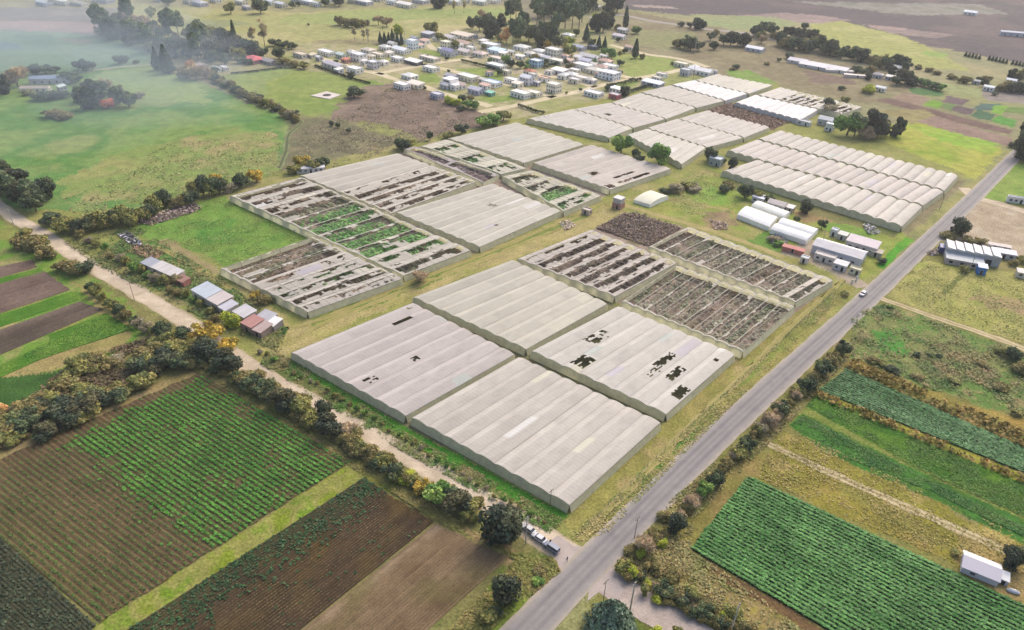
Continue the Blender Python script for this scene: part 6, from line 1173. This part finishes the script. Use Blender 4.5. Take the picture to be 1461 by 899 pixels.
# ------------------------------------------------------------------ people
def person(x, y, rz_, label, top, legs, pose=0):
    V = {'pelvis': (0, 0, .95), 'chest': (0, 0, 1.25), 'neck': (0, 0, 1.47), 'head': (0, .01, 1.60), 'crown': (0, .0, 1.72)}
    E = [('pelvis', 'chest'), ('chest', 'neck'), ('neck', 'head'), ('head', 'crown')]
    rad = {'pelvis': .155, 'chest': .165, 'neck': .06, 'head': .095, 'crown': .07}
    for s, n in ((-1, 'l'), (1, 'r')):
        st = .16*s*pose
        V.update({n+'hip': (.1*s, 0, .88), n+'knee': (.11*s, .03+st, .48), n+'ankle': (.11*s, -.02+st*1.6, .08), n+'toe': (.12*s, .17+st*1.6, .05),
                  n+'sh': (.2*s, 0, 1.40), n+'elbow': (.27*s, -.03-st*.5, 1.12), n+'wrist': (.27*s, .1-st, .88), n+'palm': (.27*s, .13-st, .82)})
        rad.update({n+'hip': .1, n+'knee': .065, n+'ankle': .045, n+'toe': .04, n+'sh': .065, n+'elbow': .048, n+'wrist': .033, n+'palm': .036})
        E += [('pelvis', n+'hip'), (n+'hip', n+'knee'), (n+'knee', n+'ankle'), (n+'ankle', n+'toe'), ('chest', n+'sh'), (n+'sh', n+'elbow'), (n+'elbow', n+'wrist'), (n+'wrist', n+'palm')]
        for f in range(5):
            a = n+'f%d' % f; b = n+'g%d' % f; px_, py_, pz_ = V[n+'palm']; ln = [.05, .075, .085, .078, .06][f]
            dx = (f-2)*.018; V[a] = (px_+dx*.4-(.02*s if f == 0 else 0), py_+dx+.01, pz_-ln*.6); V[b] = (V[a][0]-.012*s, V[a][1]+.012, V[a][2]-ln*.5)
            rad[a] = .010; rad[b] = .008; E += [(n+'palm', a), (a, b)]
    keys = list(V); me = bpy.data.meshes.new('body_skeleton'); me.from_pydata([V[k] for k in keys], [(keys.index(a), keys.index(b)) for a, b in E], [])
    ob = bpy.data.objects.new('tmp', me); COL.objects.link(ob)
    ob.modifiers.new('skin', 'SKIN'); sb = ob.modifiers.new('sub', 'SUBSURF'); sb.levels = 1; sb.render_levels = 1
    for i, k in enumerate(keys): me.skin_vertices[0].data[i].radius = (rad[k], rad[k]); me.skin_vertices[0].data[i].use_root = (k == 'pelvis')
    dg = bpy.context.evaluated_depsgraph_get(); bm_ = bpy.data.meshes.new_from_object(ob.evaluated_get(dg)); bpy.data.objects.remove(ob)
    bm_.materials.clear()
    for mt in (PM('skin', al(196, 150, 124), .6, .05), PM('jacket_cloth', al(top), .9, .15, 6), PM('trouser_cloth', al(legs), .9, .15, 6), PM('hair', al(52, 42, 36), .8, .15, 12)): bm_.materials.append(mt)
    for p in bm_.polygons:
        c = p.center; p.material_index = 3 if c.z > 1.66 or (c.z > 1.56 and c.y < -.02) else 0 if c.z > 1.49 or (abs(c.x) > .2 and c.z < .90) else 1 if c.z > .93 or abs(c.x) > .22 else 2
    g = G(x, y); bm_.name = 'person'
    b = link('person', bm_, None, None, (g[0], g[1], .13)); b.rotation_euler = (0, 0, R(rz_)); tag(b, label, 'person', 'people at the crossroads')
    for s in (-1, 1):
        e = MB().tube([(.035*s, .096, 1.615), (.035*s, .108, 1.615)], .012, 8).build('eye', M_dark, b)
    MB().box((0, .112, 1.585), (.025, .04, .045)).build('nose', PM('skin', al(196, 150, 124), .6, .05), b)
    return b
person(809, 801, 60, 'person in dark clothes walking alone across the road junction', (36, 38, 50), (30, 30, 36), 1)
person(785, 776, 200, 'person in black standing beside the grey blue van', (28, 28, 32), (34, 34, 40), 0)
person(777, 773, 120, 'person in a dark reddish top standing beside the silver white car', (96, 62, 66), (44, 44, 54), 0)
# ------------------------------------------------------------------ poles
M_pole = PM('pole_concrete', al(206, 200, 186), .85, .1, 2); M_wood = PM('pole_wood', al(150, 136, 118), .9, .2, 3)
def pole(x, y, h, label, mt, arms=1, r=.17, head=0):
    g = G(x, y); o = root('utility_pole', (g[0], g[1], 0), R(47), label, 'pole', 'utility poles')
    MB().tube([(0, 0, -.2), (0, 0, h)], [r, r*.6], 10).build('post', mt, o)
    for a in range(arms):
        c = MB().box((0, 0, h-.5-a*.9), (1.9, .12, .14)).build('crossarm', mt, o)
        for u_ in (-.8, 0, .8): MB().tube([(u_, 0, h-.43-a*.9), (u_, 0, h-.18-a*.9)], .06, 8).build('insulator', PM('insulator', al(120, 116, 112)), c)
    if head: MB().box((.5, 0, h-.1), (1.1, .28, .16)).build('lamp_head', M_pole, o)
    return o
pole(750, 776, 10.5, 'pole with three crossarms beside the big dark tree at the crossroads', M_pole, 3)
pole(899, 870, 10.5, 'pale tapered pole beside the blue green tree at the bottom', M_pole, 1, .22)
pole(1043, 900, 10.5, 'leaning looking pole among brown shrubs at the bottom right', M_pole, 2, .2)
pole(860, 862, 9, 'slim grey pole rising behind the blue green tree', M_wood, 1, .11)
pole(785, 722, 6.5, 'short wooden pole at the front corner of the nearest greenhouse', M_wood, 1, .12)
pole(905, 768, 8, 'thin wooden pole on the verge right of the asphalt road', M_wood, 1, .12)
pole(21, 324, 9.5, 'pale pole beside the dirt road near the left edge', M_pole, 2, .2)
pole(192, 428, 8, 'thin pole beside the dirt road below the grey roofed shed', M_wood, 1, .12)
pole(212, 90, 13, 'pale pole at the end of the hazy field path', M_pole, 0, .3); pole(525, 62, 15, 'tall pale pole above the left edge of the town', M_pole, 0, .3); pole(578, 66, 18, 'tall pale mast beside the tall three storey house', M_pole, 0, .35); pole(417, 70, 8, 'pale pole by the upper town road at the left', M_pole, 0, .25)
pole(991, 76, 16, 'white mast beside the copse beyond the far greenhouses', M_pole, 0, .35); pole(988, 118, 14, 'slim pole in front of the far white greenhouse', M_wood, 0, .2); pole(1382, 388, 9, 'pale pole beside the workshop with white roof panels', M_pole, 1, .18); pole(1170, 357, 10, 'pole above the low cluttered farm shed', M_wood, 1, .14); pole(1340, 300, 9, 'wooden pole beside the far stretch of the asphalt road', M_wood, 1, .14)
def wires(label, a, c, ha, hc):
    a, c = G(*a), G(*c); m_ = MB()
    for off in (-.8, 0, .8):
        d = (c-a)/np.linalg.norm(c-a); n_ = np.array([-d[1], d[0]])*off
        pts = [(*(a+(c-a)*k/12+n_-a), ha+(hc-ha)*k/12-1.4*math.sin(math.pi*k/12)) for k in range(13)]; m_.tube(pts, .025, 4, False)
    o = m_.build('power_line', PM('cable', np.array([.05, .05, .05]), .6, .05)); o.location = (a[0], a[1], 0); tag(o, label, 'power line')
wires('power line from the pole at the blue green tree to the leaning looking pole', (899, 870), (1043, 900), 10.0, 10.0)
for i, (x, y) in enumerate([(1215, 405), (1221, 402)]):
    g = G(x, y); o = root('gate_post', (g[0], g[1], 0), R(-40), ['white gate post left of the farm entrance', 'taller white gate post at the farm entrance beside the road'][i], 'gate post')
    MB().box((0, 0, 1.0+.3*i), (.7, .5, 2.0+.6*i)).build('pillar', PM('white_wall', al(226, 222, 226), .8, .06, .6), o); MB().box((0, 0, 2.06+.6*i), (.9, .7, .12)).build('cap', M_pole, o)
# fence of posts round the front greenhouses' weedy bank
k = 0
fp = smooth_line(gp((405, 540), (470, 580), (560, 640), (640, 690), (720, 735), (790, 762)), 9)[::1]
def fence(label, pts, gap, h=1.3):
    L = smooth_line(gp(*pts), gap); o = root('wire_fence', (L[0][0], L[0][1], 0), 0, label, 'fence', 'wire fences')
    for p in L[:90]:
        MB().tube([(p[0]-L[0][0], p[1]-L[0][1], 0), (p[0]-L[0][0], p[1]-L[0][1], h)], .07, 6).build('post', M_wood, o)
    for z in (.5, .9, 1.25): MB().tube([(p[0]-L[0][0], p[1]-L[0][1], z) for p in L], .012, 4).build('wire', M_gutter, o)
fence('wire fence with wooden posts on the bank beside the pale dirt road', [(395, 512), (470, 565), (560, 625), (640, 678), (720, 727), (770, 755)], 4.5)
fence('wire fence with wooden posts on the verge beside the nearest greenhouse', [(830, 758), (900, 690), (985, 607), (1060, 540), (1140, 462), (1205, 405)], 4.5)
# ------------------------------------------------------------------ junk and rubble
def heap(label, poly_, n, hmax, colset, seed, size=.9, name='junk_heap'):
    rg = np.random.default_rng(seed); P = np.array(gp(*poly_)); c0 = P.mean(0); pts = []
    while len(pts) < n:
        q = rg.uniform(P.min(0), P.max(0), (200, 2)); pts += list(q[inpoly(q[:, 0], q[:, 1], [tuple(p) for p in P])])
    q = np.array(pts[:n]); z = hmax*rg.random(n)**1.4*np.clip(fbm(q[:, 0], q[:, 1], 5, 2, seed)*1.6, .2, 1)
    nr = rg.normal(size=(n, 3))*.6; nr[:, 2] = np.abs(nr[:, 2])+.6
    cs = np.array([al(c, k=1.55) for c in colset])[rg.integers(0, len(colset), n)]
    V, C = quads(np.c_[q-c0, z+.1], nr, size*(.4+1.1*rg.random(n)), jit(cs, n, .15, rg), .7, rg)
    o = link(name, qmesh(name, V, C), M_crop, None, (c0[0], c0[1], 0)); tag(o, label, 'heap', None, 'stuff')
heap('long heap of brown and pinkish rubbish above the small grass field', [(190, 318), (240, 300), (278, 290), (288, 298), (270, 306), (215, 322)], 1500, 1.4, [(140, 118, 108), (196, 176, 168), (120, 104, 98), (176, 152, 142), (104, 92, 88)], 3)
heap('dark and pale rubbish strewn by the pale dirt road', [(168, 336), (182, 330), (202, 346), (206, 352), (190, 352)], 420, 1.2, [(70, 70, 84), (206, 204, 210), (100, 96, 104), (150, 146, 150), (60, 60, 72)], 4)
heap('rusty brown bracken and scrap above the grey roofed shed', [(186, 352), (210, 350), (236, 362), (222, 372), (192, 366)], 500, 1.0, [(150, 116, 96), (132, 110, 88), (140, 130, 92)], 5)
heap('brown dead weeds filling the open plot between the net houses', [(850, 326), (888, 306), (905, 304), (972, 326), (925, 352)], 7000, 1.3, [(134, 114, 104), (116, 98, 92), (150, 130, 120), (138, 124, 94)], 6, .7, 'dead_weeds')
heap('brown dead weeds on the plot between the far white greenhouses', [(1002, 160), (1040, 148), (1136, 172), (1104, 184)], 3600, 1.2, [(140, 114, 98), (122, 102, 88), (156, 130, 112)], 7, 1.0, 'dead_weeds')
heap('lavender grey brushwood pile in the farmyard', [(978, 268), (992, 262), (1000, 270), (988, 277)], 500, 1.5, [(170, 156, 160), (142, 130, 132), (120, 110, 108)], 8)
heap('grey scrap and machinery parts beside the white polytunnels', [(1092, 340), (1110, 334), (1124, 346), (1108, 354)], 420, 1.2, [(140, 140, 144), (170, 168, 170), (110, 106, 100), (128, 136, 96)], 9)
heap('low pile of bricks and rubble on the farmyard grass', [(1012, 314), (1036, 318), (1040, 328), (1020, 328)], 320, .7, [(176, 146, 126), (196, 180, 164), (150, 128, 108)], 10)
heap('tumbled pale scrap hoops beyond the warehouse', [(1231, 322), (1248, 324), (1256, 334), (1238, 334)], 260, 1.4, [(214, 212, 216), (170, 170, 176), (130, 132, 110)], 11)
heap('pale rubble along the grass lane', [(798, 318), (812, 314), (822, 322), (808, 330)], 200, .8, [(206, 190, 172), (176, 158, 138)], 12)
heap('rusty scrap beside the blue cargo lorry', [(1322, 360), (1336, 356), (1338, 364), (1326, 366)], 160, 1.0, [(150, 132, 118), (120, 110, 108), (186, 178, 172)], 13)
# rough weeds scattered over verges and rough ground
def weeds(name, label, poly_, n, size, ca, cb, seed, hg=.25, clump=8):
    rg = np.random.default_rng(seed); P = np.array(gp(*poly_)); acc = []; m_ = 0
    while m_ < n:
        q = rg.uniform(P.min(0), P.max(0), (4000, 2)); q = q[inpoly(q[:, 0], q[:, 1], [tuple(p) for p in P])]
        q = q[rg.random(len(q)) < np.clip(fbm(q[:, 0], q[:, 1], clump, 3, seed)*3.2-1.1, .04, 1)]; acc.append(q); m_ += len(q)
    q = np.concatenate(acc)[:n]; nr = rg.normal(size=(n, 3))*.45; nr[:, 2] = np.abs(nr[:, 2])+.8
    c = mixc(ca, cb)(fbm(q[:, 0], q[:, 1], 5, 3, seed+4)*1.8-.4)*1.3
    V, C = quads(np.c_[q, hg*(.4+rg.random(n))], nr, size*(.5+rg.random(n)), jit(c, n, .16, rg), .7, rg)
    o = link(name, qmesh(name, V, C), M_crop); tag(o, label, 'weeds', None, 'stuff')
weeds('roadside_weeds', 'rough weeds on the verge between the nearest greenhouses and the asphalt road', [(800, 762), (850, 735), (985, 606), (1050, 545), (1190, 412), (1212, 414), (1080, 545), (970, 655), (870, 758), (830, 774)], 5000, .4, (126, 142, 66), (184, 168, 112), 21)
weeds('roadside_weeds', 'tall weeds on the bank between the greenhouses and the pale dirt road', [(380, 500), (420, 512), (580, 618), (805, 742), (785, 762), (560, 636), (372, 520)], 8000, .5, (92, 138, 54), (156, 144, 94), 22, .3)
weeds('roadside_weeds', 'brown weeds on the verge right of the asphalt road', [(878, 806), (960, 712), (1100, 590), (1230, 470), (1240, 480), (1110, 620), (990, 740), (985, 785), (1110, 870), (1150, 905), (1060, 900), (900, 830)], 12000, .55, (128, 132, 70), (176, 158, 108), 23, .3)
weeds('roadside_weeds', 'weeds beside the hedge on the left of the dirt road', [(250, 520), (300, 528), (500, 650), (640, 735), (735, 790), (790, 795), (800, 815), (700, 899), (640, 899), (735, 800), (620, 742), (510, 672), (285, 532)], 9000, .6, (116, 124, 56), (160, 146, 86), 24)
weeds('pasture_tussocks', 'rough tussocks in the pasture right of the asphalt road', [(1215, 448), (1262, 434), (1461, 502), (1500, 600), (1330, 556), (1216, 512)], 9000, .6, (88, 124, 56), (164, 144, 98), 25, .4)
weeds('pasture_tussocks', 'dry tussocks around the farm track at the right', [(1098, 642), (1126, 612), (1461, 768), (1500, 870), (1380, 812), (1080, 682)], 5000, .42, (146, 138, 64), (184, 164, 104), 26)
weeds('pasture_tussocks', 'tussocks on the bank left of the greenhouses', [(90, 345), (200, 325), (320, 400), (410, 470), (400, 505), (260, 440), (140, 380)], 9000, .7, (84, 122, 58), (148, 138, 88), 27, .35)
weeds('pasture_tussocks', 'rough brown tussocks beside the hazy meadow', [(90, 285), (240, 205), (400, 190), (400, 250), (230, 300), (110, 318)], 3600, .8, (128, 146, 80), (168, 156, 108), 28, .25)
weeds('scrub_cover', 'low brown scrub on the plot below the town', [(430, 185), (500, 160), (560, 122), (640, 140), (710, 172), (600, 205), (480, 238), (410, 248)], 7000, .8, (134, 120, 94), (156, 138, 116), 29, .2, 12)
weeds('thicket_floor', 'brown undergrowth filling the thicket above the leafy crop field', [(-30, 605), (40, 570), (110, 515), (245, 475), (264, 505), (200, 552), (90, 610), (-30, 655)], 12000, .8, (96, 86, 58), (138, 116, 84), 30, 1.0, 5)
weeds('green_crop', 'short bright green crop in the strip between ploughed ground at the left edge', [(-40, 548), (92, 477), (150, 448), (188, 470), (72, 508), (0, 535), (-40, 558)], 6000, .45, (78, 132, 36), (122, 156, 58), 31, .2)
weeds('green_crop', 'mid green crop in the strip below the yellow maize edge', [(1152, 578), (1168, 563), (1300, 624), (1461, 692), (1461, 738), (1300, 666)], 8000, .4, (74, 118, 36), (104, 140, 50), 32, .18)
weeds('green_crop', 'darker green crop in the strip beside the dry farm track', [(1128, 607), (1146, 593), (1300, 673), (1461, 752), (1461, 766), (1330, 702), (1200, 650)], 7000, .4, (58, 116, 46), (92, 130, 56), 33, .18)
weeds('meadow_grass', 'grass tufts on the small field enclosed by the torn greenhouses', [(190, 330), (270, 292), (318, 284), (436, 333), (440, 338), (318, 380), (285, 362)], 5000, .5, (108, 152, 62), (152, 160, 86), 34, .15)
weeds('meadow_grass', 'tufts on the yellow green field below the workshop', [(1268, 420), (1325, 376), (1461, 398), (1461, 488), (1290, 430)], 5000, .5, (150, 154, 78), (182, 174, 104), 35, .12)
weeds('meadow_grass', 'tufts on the farmyard grass between greenhouses and polytunnels', [(900, 284), (1010, 240), (1060, 262), (1050, 300), (1010, 312), (960, 300)], 4000, .5, (140, 154, 76), (182, 172, 110), 36, .12)
# ------------------------------------------------------------------ light
w = bpy.data.worlds.new('World'); sc.world = w; w.use_nodes = True
nt = w.node_tree; bg = nt.nodes['Background']
sky = nt.nodes.new('ShaderNodeTexSky'); sky.sky_type = 'NISHITA'; sky.sun_disc = False
SUN_EL, SUN_AZ = 42, 35      # azimuth measured clockwise from the view direction
sky.sun_elevation = R(SUN_EL); sky.sun_rotation = R(SUN_AZ); sky.altitude = 0; sky.air_density = 1.0; sky.dust_density = 5.0; sky.ozone_density = .4
nt.links.new(sky.outputs[0], bg.inputs[0]); bg.inputs[1].default_value = .15
sl = bpy.data.lights.new('sun', 'SUN'); sl.energy = 1.0; sl.angle = R(50); sl.color = (1, .97, .92)
so = bpy.data.objects.new('sun', sl); COL.objects.link(so)
sd = Vector((math.sin(R(SUN_AZ))*math.cos(R(SUN_EL)), math.cos(R(SUN_AZ))*math.cos(R(SUN_EL)), math.sin(R(SUN_EL))))
so.rotation_euler = sd.to_track_quat('Z', 'Y').to_euler()
vs = sc.view_settings; vs.view_transform = 'Standard'; vs.look = 'None'; vs.exposure = .78; vs.gamma = 1; vs.use_curve_mapping = False

# ------------------------------------------------------------------ air
HAZE = .00011
def volume(name, col, dens, aniso=.2):
    m = bpy.data.materials.new(name); m.use_nodes = True; nt = m.node_tree; nt.nodes.clear()
    v = nt.nodes.new('ShaderNodeVolumePrincipled'); v.inputs['Color'].default_value = (*col, 1); v.inputs['Density'].default_value = dens; v.inputs['Anisotropy'].default_value = aniso
    out = nt.nodes.new('ShaderNodeOutputMaterial'); nt.links.new(v.outputs[0], out.inputs['Volume']); return m
hz = MB().box((0, 2800, 82.0), (14600, 7000, 166.0)).build('haze', volume('haze_air', (.90, .93, .97), HAZE))
tag(hz, 'thin pale haze lying over the whole farmland', None, None, 'stuff')
SMOKE = [(60, 95, 17, 150, 70, 14, 0.0023, 10), (150, 130, 15, 130, 60, 12, 0.0020, -10), (20, 60, 20, 230, 100, 16, 0.0019, 0), (190, 165, 12, 110, 50, 10, 0.0017, -20), (240, 110, 14, 90, 60, 11, 0.0017, -15), (60, 200, 12, 100, 60, 10, 0.0012, 0)]
def smoke(x, y, z, sx, sy, sz, dens, rz):
    bm = bmesh.new(); bmesh.ops.create_icosphere(bm, subdivisions=4, radius=1)
    for v in bm.verts:
        q = v.co; k = 1+.18*math.sin(q.x*3.1+x)+.14*math.sin(q.y*4.3+y)
        v.co = Vector((q.x*k, q.y*k, q.z))
    me = bpy.data.meshes.new('smoke'); bm.to_mesh(me); bm.free(); g = G(x, y)
    o = link('smoke', me, volume('smoke_air', (.70, .86, 1.0), dens*1.3), None, (g[0], g[1], z)); o.scale = (sx, sy, sz); o.rotation_euler = (0, 0, R(rz))
    tag(o, 'thin bluish smoke drifting over the fields at the upper left', None, None, 'stuff')
for s_ in SMOKE: smoke(*s_)
